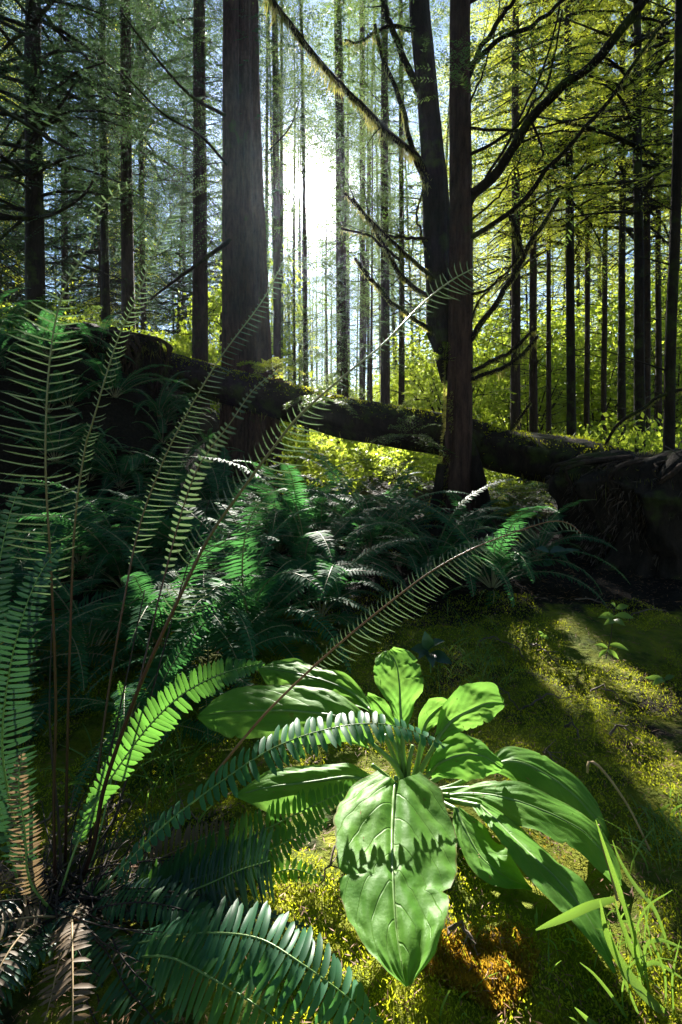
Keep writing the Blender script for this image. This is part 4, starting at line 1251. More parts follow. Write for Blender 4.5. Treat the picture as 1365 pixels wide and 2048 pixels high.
# right-hand low ladder frond crossing to the sunlit side
ladder([(420, 1560, .93), (520, 1440, .94), (610, 1350, .95), (700, 1270, .96), (780, 1205, .97), (860, 1145, .98), (940, 1100, .99), (1020, 1068, 1.0), (1100, 1043, 1.01), (1140, 1048, 1.01), (1163, 1068, 1.01)],
       54, 64, np.array([-.1, -.75, .65]), ([0, .3, .36, .5, .7, .88, 1], [.0, .2, .8, 1, .95, .55, .1]), 36, .3, gap=.26, stem='stem_orange', curl=.30, droop=.35, sr=.0028, sides=(.42, .9),
       lab='reddish low ladder-like frond leaning right across the moss')
for k, pp in enumerate(([(100, 1830, .85), (60, 1700, .84), (20, 1560, .83), (-5, 1510, .82)], [(125, 1830, .86), (118, 1650, .88), (100, 1450, .9), (104, 1250, .92)],
                        [(185, 1820, .9), (230, 1640, 1.0), (300, 1400, 1.1), (370, 1150, 1.2), (420, 1000, 1.25)], [(170, 1830, .9), (200, 1600, .98), (240, 1420, 1.05), (290, 1180, 1.12)],
                        [(155, 1850, .82), (172, 1930, .78), (190, 2010, .74), (185, 2080, .72)], [(165, 1840, .84), (330, 1790, .86), (480, 1700, .9)],
                        [(60, 1900, .78), (50, 1800, .82), (55, 1700, .84)])):
    m = MB(); m.tube(path(pp, 24) - DF, np.linspace(.0028, .0012, 24), 6)
    link('stem', m.mesh('stem', M['stem_dark' if k < 4 else 'dry']), deer)

# ------------------------------------------------------------------ broad-leaved plant (leaf by leaf)
SK = P(815, 1585, 1.10); SK[2] = gz(SK[0], SK[1])
skunk = thing('skunk_cabbage', 'broad-leaved sunlit swamp plant in the right foreground, big glossy drooping leaves', 'plant', tuple(SK))
BITS = []
def skunk_leaf(pp, hw, N, seed, und=.10, cup=.15, petiole=None, quilt=.035, n=64, m=34, notch=0, label=None, pr=.006, roll=None):
    """pp midrib base->tip, hw [(u, left px, right px)], N face normal (or list per end)"""
    q = np.random.RandomState(seed)
    mid = path(pp, n) - SK
    u = np.linspace(0, 1, n)
    Ys = np.interp(u, np.linspace(0, 1, len(pp)), [p[2] for p in pp])
    wl = np.interp(u, [h[0] for h in hw], [h[1] for h in hw]) / FOC * Ys
    wr = np.interp(u, [h[0] for h in hw], [h[2] for h in hw]) / FOC * Ys
    ker = np.array([.1, .2, .4, .2, .1])
    sm_ = lambda a: np.convolve(np.pad(a, 2, mode='edge'), ker, 'valid')
    wl = sm_(wl); wr = sm_(wr)
    wl *= 1 + .05 * vnoise(u * 8 + seed * 3, u * 0, 110) + .02 * vnoise(u * 31 + seed, u * 0, 115); wr *= 1 + .05 * vnoise(u * 8 + seed * 5, u * 0, 111) + .02 * vnoise(u * 31 + seed, u * 0, 116)
    if notch:
        for k in range(notch):
            c = q.uniform(.2, .95); d = q.uniform(.06, .2) * np.exp(-((u - c) / .012) ** 2)
            if q.uniform() < .5: wl *= 1 - d
            else: wr *= 1 - d
    T = nrm(np.gradient(mid, axis=0))
    if isinstance(N, list):
        Nn = nrm(np.array(N[0])[None] * (1 - u[:, None]) + np.array(N[1])[None] * u[:, None])
    else: Nn = np.broadcast_to(np.array(N, float), (n, 3))
    Nn = nrm(Nn - (T * Nn).sum(1, keepdims=True) * T)
    S = np.cross(T, Nn)
    v = np.linspace(-1, 1, m)
    W = np.where(v[None] < 0, wl[:, None], wr[:, None])
    U, Vv = np.meshgrid(u, v, indexing='ij')
    av = np.abs(Vv)
    wm = (wl + wr).mean() / 2
    ph = (U - av ** 1.35 * .42 + .015 * vnoise(U * 6 + seed, Vv * 3, 117)) * 6.5 + np.where(Vv < 0, .42, 0)
    q_ = np.abs((ph % 1) - .5) * 2              # 0 at mid-cell, 1 at the lateral vein
    lift = cup * W * av ** 2
    lift = lift - quilt * wm * (q_ ** 2) * np.minimum(1, av * 3) * (1 - av ** 6)
    lift = lift - .10 * wm * np.exp(-(av / .05) ** 2)
    lift = lift + und * wm * av ** 2 * (np.sin(U * q.uniform(9, 13) + np.sign(Vv) * 1.7 + seed) + .8 * vnoise(U * 7 + seed, Vv * 2, 112))
    lift = lift + .085 * wm * vnoise(U * 5 + seed * 2, Vv * 3.5, 113) + .03 * wm * vnoise(U * 16 + seed, Vv * 9, 114)
    V = mid[:, None] + S[:, None] * (W * Vv * (1 - .10 * cup * av ** 2))[..., None] + Nn[:, None] * lift[..., None]
    # margins lean forward a little: leaf blade heart shape at the base
    V = V - T[:, None] * (wm * .35 * av ** 2 * np.exp(-U / .08))[..., None]
    i = np.arange(n - 1)[:, None] * m; j = np.arange(m - 1)[None]
    F = np.stack([i + j, i + j + 1, i + m + j + 1, i + m + j], -1).reshape(-1, 4)
    uv = np.stack([U, Vv * .5 + .5], -1).reshape(-1, 2)
    for k_ in range(7):
        i_, j_ = q.randint(6, n - 8), q.randint(5, m - 6)
        BITS.append((V[i_, j_] + SK + Nn[i_] * .0012, nrm(V[i_ + 1, j_] - V[i_, j_] * 1.0 + q.normal(0, .004, 3)), Nn[i_]))
    mb = MB(); mb.add(V.reshape(-1, 3), F, 0, uv)
    o = link('leaf', mb.mesh('leaf', M['skunk'], uv=True), skunk)
    if label: o['label'] = label
    # raised midrib, and the petiole that carries the leaf
    mr = MB(); mr.tube(V[:int(n * .93), m // 2] + Nn[:int(n * .93)] * .0006, np.linspace(pr * .62, pr * .15, int(n * .93)), 6, cap=False)
    link('midrib', mr.mesh('midrib', M['stem_green']), o)
    if petiole:
        pt = catmull([P(*p) - SK for p in petiole], 16)
        mp = MB(); mp.tube(pt, np.linspace(pr * 1.25, pr * .7, 16), 8)
        link('petiole', mp.mesh('petiole', M['stem_green']), o)
    return o

C0 = (815, 1590, 1.09)
# S1 the biggest, hanging towards the lens
skunk_leaf([(792, 1556, .880), (790, 1600, .838), (788, 1680, .765), (790, 1770, .692), (797, 1850, .638), (806, 1920, .604), (815, 1972, .586)],
           [(0, 40, 35), (.05, 90, 82), (.13, 106, 100), (.3, 124, 122), (.5, 124, 126), (.65, 116, 118), (.8, 100, 98), (.9, 76, 66), (.96, 44, 34), (1, 3, 3)],
           [(-.03, -.25, 1), (0.1, -.55, .8)], 3, und=.06, cup=-.10, petiole=[C0, (800, 1570, 1.0), (792, 1556, .885)], notch=2, quilt=.03,
           label='biggest leaf, with a jagged fern shadow across it')
# S2 upright, top centre
skunk_leaf([(803, 1445, 1.10), (800, 1410, 1.12), (798, 1370, 1.14), (792, 1330, 1.17), (778, 1300, 1.20)],
           [(0, 6, 6), (.12, 22, 26), (.3, 40, 40), (.5, 56, 48), (.75, 52, 54), (.9, 42, 36), (1, 8, 8)],
           (.25, -.8, .5), 7, und=.26, cup=.25, quilt=.045, petiole=[C0, (808, 1520, 1.09), (803, 1445, 1.10)], notch=4, label='upright crinkled leaf at the top of the plant')
# S3 left big
skunk_leaf([(735, 1480, 1.04), (690, 1440, 1.05), (610, 1425, 1.07), (520, 1422, 1.09), (440, 1425, 1.11), (396, 1432, 1.12)],
           [(0, 8, 8), (.1, 32, 36), (.3, 50, 58), (.55, 50, 62), (.8, 40, 50), (.93, 24, 28), (1, 4, 4)],
           (.0, -.62, .85), 11, und=.07, cup=-.25, petiole=[C0, (790, 1530, 1.06), (735, 1480, 1.04)], notch=2, label='long leaf reaching left under the crossing stems')
# S4 behind, upper left
skunk_leaf([(735, 1415, 1.14), (700, 1385, 1.17), (640, 1360, 1.20), (580, 1345, 1.23), (518, 1335, 1.26)],
           [(0, 8, 8), (.15, 26, 24), (.4, 42, 34), (.7, 38, 36), (.9, 24, 22), (1, 4, 4)],
           (.0, -.5, .85), 15, und=.25, cup=-.2, petiole=[C0, (790, 1490, 1.1), (735, 1415, 1.14)], notch=4, label='ragged leaf at the back left of the plant')
# S11 under left in shade
skunk_leaf([(740, 1560, 1.0), (690, 1555, .99), (620, 1565, .97), (540, 1575, .96), (470, 1590, .95)],
           [(0, 8, 8), (.15, 34, 28), (.45, 48, 38), (.75, 42, 36), (1, 4, 4)],
           (.0, -.5, .85), 19, und=.1, cup=-.2, petiole=[C0, (780, 1570, 1.04), (740, 1560, 1.0)], label='shaded leaf beneath the crossing fern frond')
# S5 right upper crumpled
skunk_leaf([(880, 1470, 1.08), (905, 1440, 1.09), (940, 1420, 1.10), (975, 1405, 1.11), (1008, 1405, 1.12)],
           [(0, 6, 6), (.2, 26, 24), (.4, 40, 30), (.6, 46, 34), (.85, 34, 30), (1, 10, 10)],
           (.1, -.75, .6), 23, und=.42, cup=.05, quilt=.05, petiole=[C0, (840, 1545, 1.08), (880, 1470, 1.08)], notch=5, label='crumpled pale leaf at the upper right of the plant')
skunk_leaf([(845, 1470, 1.10), (855, 1440, 1.12), (880, 1415, 1.13), (905, 1405, 1.14)],
           [(0, 4, 4), (.3, 20, 18), (.6, 24, 20), (1, 4, 4)], (0, -.8, .5), 24, und=.3, petiole=[C0, (835, 1530, 1.09), (845, 1470, 1.10)], n=40)
skunk_leaf([(790, 1450, 1.12), (765, 1420, 1.14), (748, 1400, 1.15), (735, 1390, 1.16)],
           [(0, 4, 4), (.3, 16, 14), (.6, 18, 16), (1, 4, 4)], (0, -.8, .5), 25, und=.3, petiole=[C0, (805, 1520, 1.09), (790, 1450, 1.12)], n=40)
# S6 right, near the middle
skunk_leaf([(862, 1545, 1.06), (880, 1525, 1.05), (920, 1508, 1.05), (965, 1510, 1.05), (1005, 1535, 1.05)],
           [(0, 6, 6), (.2, 28, 30), (.45, 38, 44), (.75, 34, 42), (1, 6, 8)],
           (.05, -.55, .85), 29, und=.16, cup=-.15, petiole=[C0, (838, 1570, 1.07), (862, 1545, 1.06)], notch=2)
# S7 outer right, arching over and down
skunk_leaf([(985, 1530, 1.08), (1030, 1522, 1.07), (1090, 1545, 1.05), (1150, 1590, 1.03), (1195, 1640, 1.01), (1222, 1682, 1.0)],
           [(0, 8, 6), (.15, 34, 30), (.4, 54, 46), (.65, 56, 44), (.85, 38, 28), (1, 3, 3)],
           (.35, -.5, .8), 33, und=.08, cup=-.3, petiole=[C0, (900, 1575, 1.09), (985, 1530, 1.08)], notch=1, label='outermost right leaf arching down to the moss')
# S8 middle right
skunk_leaf([(900, 1590, 1.04), (960, 1585, 1.02), (1040, 1600, .99), (1110, 1630, .96), (1175, 1670, .93), (1225, 1735, .90), (1250, 1800, .88)],
           [(0, 8, 6), (.15, 26, 24), (.4, 42, 48), (.6, 50, 52), (.8, 36, 38), (1, 3, 3)],
           (.3, -.35, .9), 37, und=.14, cup=-.1, petiole=[C0, (860, 1590, 1.07), (900, 1590, 1.04)], notch=3)
# S9 long one to the lower right
skunk_leaf([(962, 1612, .98), (1005, 1650, .93), (1060, 1705, .87), (1120, 1765, .81), (1170, 1825, .77), (1205, 1885, .735), (1232, 1945, .71)],
           [(0, 10, 8), (.12, 40, 26), (.35, 66, 46), (.6, 70, 52), (.82, 50, 42), (1, 3, 3)],
           (.35, -.25, .9), 41, und=.10, cup=-.12, petiole=[C0, (880, 1598, 1.05), (962, 1612, .98)], notch=3, label='long leaf drooping to the lower right')
# S10 beneath centre right, dull with yellow rim
skunk_leaf([(915, 1620, .99), (935, 1665, .95), (965, 1715, .91), (1010, 1750, .88), (1065, 1778, .86)],
           [(0, 8, 6), (.25, 46, 34), (.55, 60, 38), (.8, 38, 26), (1, 3, 3)],
           (.2, -.3, .9), 45, und=.14, cup=.05, petiole=[C0, (870, 1600, 1.04), (915, 1620, .99)], label='dull leaf lying beneath, between the biggest and the long right one')
for k, (a, b, c) in enumerate((((812, 1590, 1.09), (790, 1520, 1.08), (770, 1470, 1.07)), ((820, 1590, 1.09), (835, 1530, 1.09), (850, 1480, 1.10)), ((810, 1592, 1.08), (780, 1560, 1.06), (745, 1530, 1.04)),
                               ((825, 1592, 1.08), (870, 1560, 1.07), (905, 1545, 1.06)), ((815, 1592, 1.08), (818, 1530, 1.08), (826, 1490, 1.09)), ((828, 1594, 1.08), (900, 1580, 1.07), (950, 1575, 1.06)))):
    m = MB(); m.tube(catmull([P(*a) - SK, P(*b) - SK, P(*c) - SK], 12), np.linspace(.007, .004, 12), 8)
    link('leaf_stalk', m.mesh('leaf_stalk', M['stem_green']), skunk)

mb = MB(); q_ = np.random.RandomState(3)
for p_, d_, n_ in BITS:
    if q_.uniform() < .35: continue
    L_ = q_.uniform(.004, .013); S_ = nrm(np.cross(n_, d_)); w_ = q_.uniform(.0005, .0011)
    mb.add(np.array([p_, p_ + d_ * L_ * .5 - S_ * w_ + n_ * .0006, p_ + d_ * L_, p_ + d_ * L_ * .5 + S_ * w_ + n_ * .0006]), [[0, 1, 2, 3]])
tag(link('needle_litter', mb.mesh('leaf_litter', M['debris'], smooth=False)), 'brown needles and bits fallen on the broad leaves', 'litter', kind='stuff')

# more fronds of the same fern, low and dark, filling the lower left corner
q_ = random.Random(44)
for k in range(17):
    az = math.radians(q_.uniform(-165, 25)); L_ = q_.uniform(.22, .40); up_ = q_.uniform(.15, .8)
    b_ = DF + np.array([q_.uniform(-.04, .04), q_.uniform(-.04, .04), .01])
    s_ = np.linspace(0, 1, 8)
    pts_ = b_ + np.stack([math.cos(az) * L_ * s_, math.sin(az) * L_ * .75 * s_, L_ * (up_ * s_ - (up_ + .12) * s_ ** 2.2)], -1)
    pts_[:, 2] = np.maximum(pts_[:, 2], ground_z(pts_[:, 0], pts_[:, 1]) + .012)
    pts_[:, 1] = np.maximum(pts_[:, 1], .50)
    m = MB(); pp_ = catmull(pts_ - DF, 40); m.tube(pp_, np.linspace(.0018, .0008, 40), 5, 0, cap=False)
    o_ = link('frond', m.mesh('stem', M['stem_dark' if k % 3 else 'dry']), deer)
    m = MB()
    for V_, F_, uv_ in frond_geo(pp_, np.array([.1, -.25, .95]), 34, bell2(q_.uniform(.022, .04)), .8, 70 + k, st=3, droop=.25, start=.15, missing=.08 if k % 3 else .3, lenj=.25): m.add(V_, F_, 0, uv_)
    tag(link('leaflets', m.mesh('leaflets', M['dryfern' if k % 3 == 0 else ('deer' if k % 3 == 1 else 'deer_blue')]), o_), kind='stuff')

# ------------------------------------------------------------------ small plants
def simple_leaf(mb, base, D, N, L, W, mat=0, droop=.2, st=6):
    V, F, uv = pinna(np.asarray(base, float), nrm(np.asarray(D, float)), nrm(np.asarray(N, float)), L, W, st, droop, 0, fold=.2)
    mb.add(V, F, mat, uv)

def leafy_sprig(name, label, stem, leaves, mat='young', stem_m='stem_dark', r=.002, group=None):
    off = P(*stem[0])
    root = thing(name, label, 'seedling', tuple(off), group)
    m = MB(); m.tube(path(stem, 14) - off, np.linspace(r, r * .4, 14), 6)
    link('stem', m.mesh('stem', M[stem_m]), root)
    for (b, t, wpx) in leaves:
        B = P(*b) - off; T_ = P(*t) - off; D = T_ - B; L = np.linalg.norm(D)
        N = np.array([0, -.6, .8]) + rs.normal(0, .15, 3); N = N - nrm(D) * (N @ nrm(D))
        mb = MB(); w = wpx / FOC * b[2]
        n = 8; s = np.linspace(0, 1, n + 1); ww = w * .5 * np.sin(np.pi * np.clip(s, .02, .98) ** .85) + .0003
        S = nrm(np.cross(N, D)); Nn = nrm(N)
        c = B + D * s[:, None] + Nn * (.12 * L * np.sin(np.pi * s))[:, None]
        V = np.stack([c - S * ww[:, None] + Nn * (ww * .3)[:, None], c, c + S * ww[:, None] + Nn * (ww * .3)[:, None]], 1).reshape(-1, 3)
        F = [[k * 3, k * 3 + 1, k * 3 + 4, k * 3 + 3] for k in range(n)] + [[k * 3 + 1, k * 3 + 2, k * 3 + 5, k * 3 + 4] for k in range(n)]
        mb.add(V, F)
        link('leaf', mb.mesh('leaf', M[mat]), root)
    return root
Ys = 1.75
leafy_sprig('seedling', 'small broadleaf seedling standing in the sunlit moss at right', [(1212, 1318, Ys), (1222, 1275, Ys), (1226, 1240, Ys), (1232, 1212, Ys)],
            [((1232, 1218, Ys), (1222, 1207, Ys - .02), 12), ((1232, 1218, Ys), (1258, 1212, Ys), 12), ((1230, 1232, Ys), (1197, 1235, Ys), 14), ((1230, 1232, Ys), (1268, 1236, Ys), 14),
             ((1228, 1242, Ys), (1208, 1250, Ys - .05), 12), ((1228, 1240, Ys), (1250, 1252, Ys - .04), 14), ((1216, 1296, Ys), (1190, 1290, Ys), 9), ((1218, 1290, Ys), (1258, 1302, Ys), 13), ((1214, 1300, Ys), (1238, 1318, Ys - .03), 11), ((1214, 1300, Ys), (1198, 1315, Ys), 8)])
Ys = 1.62
leafy_sprig('seedling', 'five-leaved bluish seedling in shade just behind the broad-leaved plant', [(862, 1345, Ys), (860, 1320, Ys), (856, 1295, Ys)],
            [((858, 1300, Ys), (850, 1262, Ys), 24), ((858, 1300, Ys), (822, 1298, Ys), 20), ((858, 1300, Ys), (890, 1282, Ys - .03), 22), ((860, 1308, Ys), (866, 1335, Ys - .08), 20), ((860, 1308, Ys), (905, 1328, Ys - .05), 24), ((858, 1304, Ys), (838, 1318, Ys - .05), 18)], mat='deer_blue', stem_m='stem_green')
Ys = 2.45
leafy_sprig('seedling', 'broadleaf seedling in deep shade before the right root mass', [(1115, 1165, Ys), (1108, 1130, Ys), (1100, 1100, Ys)],
            [((1100, 1105, Ys), (1070, 1098, Ys), 16), ((1100, 1105, Ys), (1135, 1100, Ys), 18), ((1104, 1120, Ys), (1088, 1132, Ys), 16), ((1106, 1115, Ys), (1160, 1100, Ys), 12)], mat='deer_blue')
leafy_sprig('seedling', 'tiny two-leaved seedling on the moss left of the sunlit one', [(1085, 1290, 1.85), (1085, 1272, 1.85)],
            [((1085, 1274, 1.85), (1078, 1262, 1.85), 9), ((1085, 1274, 1.85), (1098, 1276, 1.85), 9)], stem_m='stem_green')
leafy_sprig('seedling', 'flat yellow-green leaf cluster at the right edge of the sunlit moss', [(1330, 1372, 1.6), (1330, 1360, 1.6)],
            [((1330, 1360, 1.6), (1290, 1356, 1.6), 12), ((1330, 1360, 1.6), (1350, 1352, 1.6), 10), ((1330, 1360, 1.6), (1305, 1372, 1.57), 12)], stem_m='stem_green')

# sprays of young hemlock and huckleberry by the log and trunk
def spray_shrub(name, label, px, py, Y, nb, R, leaf, mat, seed, up=.5):
    q = np.random.RandomState(seed); off = P(px, py, Y)
    root = thing(name, label, 'shrub', tuple(off))
    st = MB(); lf = MB()
    for b in range(nb):
        d = nrm(np.array([q.normal(0, 1), q.normal(0, .7), abs(q.normal(up, .5))])) * R * q.uniform(.5, 1)
        u = np.linspace(0, 1, 10)[:, None]
        pts = d * u + np.array([0, 0, -.35 * R]) * u ** 2.2
        st.tube(pts, np.linspace(.0035, .001, 10), 4, cap=False)
        for i in range(2, 10):
            for s_ in (-1, 1):
                sd = nrm(np.cross(pts[i] - pts[i - 1], [0, 0, 1.0])) * s_
                dd = nrm(nrm(pts[i] - pts[i - 1]) + sd * 1.1); l = R * .28 * (1 - i / 13)
                m = 7; uu = np.linspace(.1, 1, m)[:, None]
                p2 = pts[i] + dd * l * uu
                s2 = nrm(np.cross(dd, [0, 0, 1.0])); sg = np.where(np.arange(m) % 2, 1, -1)[:, None]
                D = nrm(dd * .6 + s2 * sg + q.normal(0, .2, (m, 3))); S = nrm(np.cross(D, np.array([0, 0, 1.0]) + q.normal(0, .3, (m, 3))))
                V, F = frames_leaf(p2, D, S, leaf * q.uniform(.7, 1.2, m), leaf * .26 * np.ones(m))
                lf.add(V, F)
    link('stem', st.mesh('stem', M['bark_dark']), root)
    tag(link('foliage', lf.mesh('foliage', M[mat], smooth=False), root), kind='stuff')
spray_shrub('hemlock_sapling', 'young hemlock with feathery sprays hanging before the log left of the twin-trunk tree', 815, 880, 4.1, 16, .42, .022, 'needles', 1)
spray_shrub('huckleberry_shrub', 'small bright-leaved shrub sprouting above the log beside the twin trunk', 835, 800, 4.4, 8, .26, .024, 'leafy', 2)
spray_shrub('huckleberry_shrub', 'light green sprig clinging to the left trunk of the twin tree', 888, 720, 4.15, 9, .26, .022, 'leafy', 3)
spray_shrub('huckleberry_shrub', 'small leafy shrub growing on the log right of the twin trunk', 968, 790, 4.5, 9, .28, .024, 'leafy', 4)
spray_shrub('hemlock_sapling', 'young hemlock sprays over the log below the sun', 650, 800, 5.0, 14, .5, .03, 'needles', 5)
spray_shrub('hemlock_sapling', 'hemlock sprays on the log by the massive cedar', 545, 745, 5.3, 13, .45, .03, 'needles_pale', 6)
spray_shrub('huckleberry_shrub', 'shrub behind the log in the triangle below its right half', 1030, 985, 5.2, 22, .6, .035, 'leafy', 7)
spray_shrub('huckleberry_shrub', 'dense dark green shrub right in the triangle below the log', 1090, 990, 4.7, 24, .5, .03, 'needles', 8)
spray_shrub('hemlock_sapling', 'small hemlock low under the log beside the root mass', 1130, 1000, 4.4, 16, .4, .028, 'needles', 9)
spray_shrub('huckleberry_shrub', 'low shrub lit from behind under the log right of the twin trunk base', 985, 1010, 4.8, 20, .42, .03, 'leafy', 10)
spray_shrub('huckleberry_shrub', 'bright shrub in the gap beneath the log, right of the medium sunlit trunk', 745, 940, 5.8, 22, .5, .035, 'leafy', 11)
spray_shrub('huckleberry_shrub', 'bright yellow-green shrub in the gap beneath the log, left of the medium trunk', 640, 925, 6.6, 20, .5, .04, 'leafy', 12)
spray_shrub('huckleberry_shrub', 'pale shrub at the foot of the twin trunk, left side', 830, 1020, 3.9, 14, .26, .022, 'leafy', 13)
spray_shrub('hemlock_sapling', 'small dark hemlock left of the twin trunk under the log', 790, 960, 4.9, 18, .5, .03, 'needles', 14)
spray_shrub('huckleberry_shrub', 'scrubby growth on the bank top at far left', 60, 640, 5.6, 22, .6, .035, 'needles', 15)
spray_shrub('huckleberry_shrub', 'scrubby growth behind the bank between the left trunks', 170, 670, 6.0, 22, .6, .035, 'needles', 16)

# grass: single blades at the right edge, and thin growth on the moss
def blade(mb, pts, w, mat=0):
    pts = np.asarray(pts); n = len(pts); T = nrm(np.gradient(pts, axis=0))
    S = nrm(np.cross(T, np.array([.3, -.9, .5])))
    ww = w * np.sin(np.pi * np.clip(np.linspace(.12, 1, n), 0, .985)) ** .6
    dn = np.cross(S, T)
    V = np.stack([pts - S * ww[:, None], pts - dn * (ww * .25)[:, None], pts + S * ww[:, None]], 1).reshape(-1, 3)
    F = [[k * 3, k * 3 + 1, k * 3 + 4, k * 3 + 3] for k in range(n - 1)] + [[k * 3 + 1, k * 3 + 2, k * 3 + 5, k * 3 + 4] for k in range(n - 1)]
    mb.add(V, F, mat)
G0 = P(1290, 1960, .72); G0[2] = gz(G0[0], G0[1])
gt = thing('grass_tuft', 'bright green grass tuft at the lower right corner', 'grass', tuple(G0))
for pp, w in (([(1290, 1970, .72), (1262, 1850, .71), (1225, 1740, .70), (1192, 1640, .70)], 9), ([(1230, 1798, .72), (1180, 1812, .71), (1130, 1835, .70), (1072, 1860, .69)], 10),
              ([(1300, 1990, .72), (1265, 1900, .72), (1238, 1830, .72), (1230, 1798, .72)], 7), ([(1345, 2040, .68), (1290, 1990, .68), (1245, 1930, .69), (1215, 1870, .69), (1200, 1800, .69)], 12),
              ([(1285, 1980, .72), (1270, 1890, .71), (1290, 1820, .71), (1345, 1780, .71)], 4), ([(1300, 2000, .70), (1290, 1900, .70), (1320, 1880, .70), (1375, 1900, .70)], 5),
              ([(1290, 2000, .70), (1280, 1950, .70), (1310, 1925, .70), (1370, 1960, .70)], 5), ([(1270, 2060, .68), (1230, 2000, .68), (1190, 1950, .68), (1160, 1925, .68)], 4),
              ([(1230, 2070, .68), (1190, 2050, .67), (1150, 2015, .67)], 6), ([(1290, 2060, .68), (1250, 1960, .68), (1225, 1880, .69), (1218, 1840, .69)], 4),
              ([(1330, 2040, .69), (1330, 1950, .69), (1300, 1870, .69), (1285, 1800, .69)], 4), ([(1350, 2060, .68), (1345, 1960, .68), (1360, 1880, .68)], 4),
              ([(1340, 1900, .75), (1310, 1820, .76), (1270, 1770, .77), (1240, 1720, .78), (1225, 1680, .78)], 6), ([(1250, 2040, .69), (1245, 1980, .69), (1262, 1930, .69), (1300, 1905, .69)], 3)):
    mb = MB(); blade(mb, path(pp, 16) - G0, w / FOC * .55)
    link('blade', mb.mesh('blade', M['grass']), gt)
ds = thing('dry_stalk', 'bent dry straw-coloured stalk hooking over the moss at the right', 'stalk', tuple(P(1262, 1622, .95)))
m = MB(); m.tube(path([(1300, 1700, .93), (1262, 1622, .93), (1225, 1565, .93), (1195, 1530, .93), (1178, 1524, .93), (1175, 1545, .93)], 24) - P(1262, 1622, .95), np.linspace(.0018, .0026, 24), 6)
link('stem', m.mesh('stem', M['dry']), ds)
ds = thing('dry_stalk', 'upright thin dry stalk before the outer right leaves', 'stalk', tuple(P(1230, 1800, .76)))
m = MB(); m.tube(path([(1235, 1800, .76), (1220, 1740, .76), (1205, 1690, .76), (1198, 1650, .76)], 14) - P(1230, 1800, .76), np.linspace(.002, .0016, 14), 6)
link('stem', m.mesh('stem', M['dry']), ds)

def grass_patch():
    q = np.random.RandomState(61); mb = MB()
    spots = [(1300, 1930, 60, .08, 12), (930, 1330, 90, .14, 60), (300, 1560, 130, .12, 90), (1200, 1850, 150, .05, 20), (1340, 1700, 80, .10, 60), (1000, 1950, 200, .05, 20), (980, 1340, 60, .08, 30), (1120, 1980, 120, .07, 12), (1320, 1640, 60, .05, 40)]
    for (px, py, sp, hh, k) in spots:
        for i in range(k):
            x_ = px + q.normal(0, sp * .5); y_ = py + q.normal(0, sp * .35)
            Yg = CAMH / ((y_ - HY) / FOC); X = (x_ - CX) / FOC * Yg
            z = gz(X, Yg); h = hh * q.uniform(.4, 1.1); a = q.uniform(0, 6.28); l = q.uniform(.2, 1) * h
            u = np.linspace(0, 1, 6)[:, None]
            pts = np.array([X, Yg, z]) + np.array([0, 0, h]) * (u - .35 * u ** 2) + np.array([math.cos(a), math.sin(a), 0]) * l * u ** 1.7
            blade(mb, pts, q.uniform(.0006, .0022))
    tag(link('grass', mb.mesh('grass', M['grass'])), 'thin grass blades scattered over the moss', 'grass', kind='stuff')
grass_patch()

def moss_carpet():
    """short moss shoots over the near ground: many small leaves, by patches"""
    q = np.random.RandomState(62)
    for mat, seed, N, lab in (('moss', 1, 200000, 'yellow-green moss carpet over the near ground'), ('moss_orange', 2, 60000, 'rusty orange moss patches below the biggest leaf')):
        q = np.random.RandomState(seed)
        Yg = .55 + 3.6 * q.uniform(0, 1, N) ** 1.7
        px = q.uniform(-60, 1430, N)
        if mat != 'moss':
            h_ = N * 2 // 3; px[:h_] = q.uniform(820, 1130, h_); Yg[:h_] = CAMH / ((q.uniform(1850, 2070, h_) - HY) / FOC)
        X = (px - CX) / FOC * Yg
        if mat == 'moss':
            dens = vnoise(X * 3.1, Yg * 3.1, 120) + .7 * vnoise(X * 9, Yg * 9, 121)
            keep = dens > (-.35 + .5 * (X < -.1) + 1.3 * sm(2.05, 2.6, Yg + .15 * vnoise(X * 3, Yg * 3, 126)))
        else:
            keep = (np.exp(-((X - .20) / .11) ** 2 - ((Yg - .71) / .07) ** 2) > q.uniform(0, 1, N) * .9) & (vnoise(X * 9, Yg * 9, 122) > -.3)
            keep |= (vnoise(X * 5, Yg * 5, 123) > .62) & (X > .2) & (Yg < 1.6)
        X = X[keep]; Yg = Yg[keep]; n = len(X)
        # clumps of shoots
        Z = ground_z(X, Yg)
        hgt = np.clip(.5 + .5 * vnoise(X * 14, Yg * 14, 124), 0, 1) * .016 + .003
        up = q.uniform(0, 1, n)
        Pp = np.stack([X, Yg, Z + hgt * up], -1)
        D = nrm(q.normal(0, .8, (n, 3)) + np.array([0, 0, .9])); S = nrm(np.cross(D, q.normal(0, 1, (n, 3))))
        sc = (.55 + .22 * Yg)
        V, F = frames_leaf(Pp, D, S, q.uniform(.005, .013, n) * sc, q.uniform(.0009, .0022, n) * sc)
        mb = MB(); mb.add(V, F)
        tag(link('moss_carpet', mb.mesh('moss_carpet', M[mat], smooth=False)), lab, 'moss', kind='stuff')
moss_carpet()

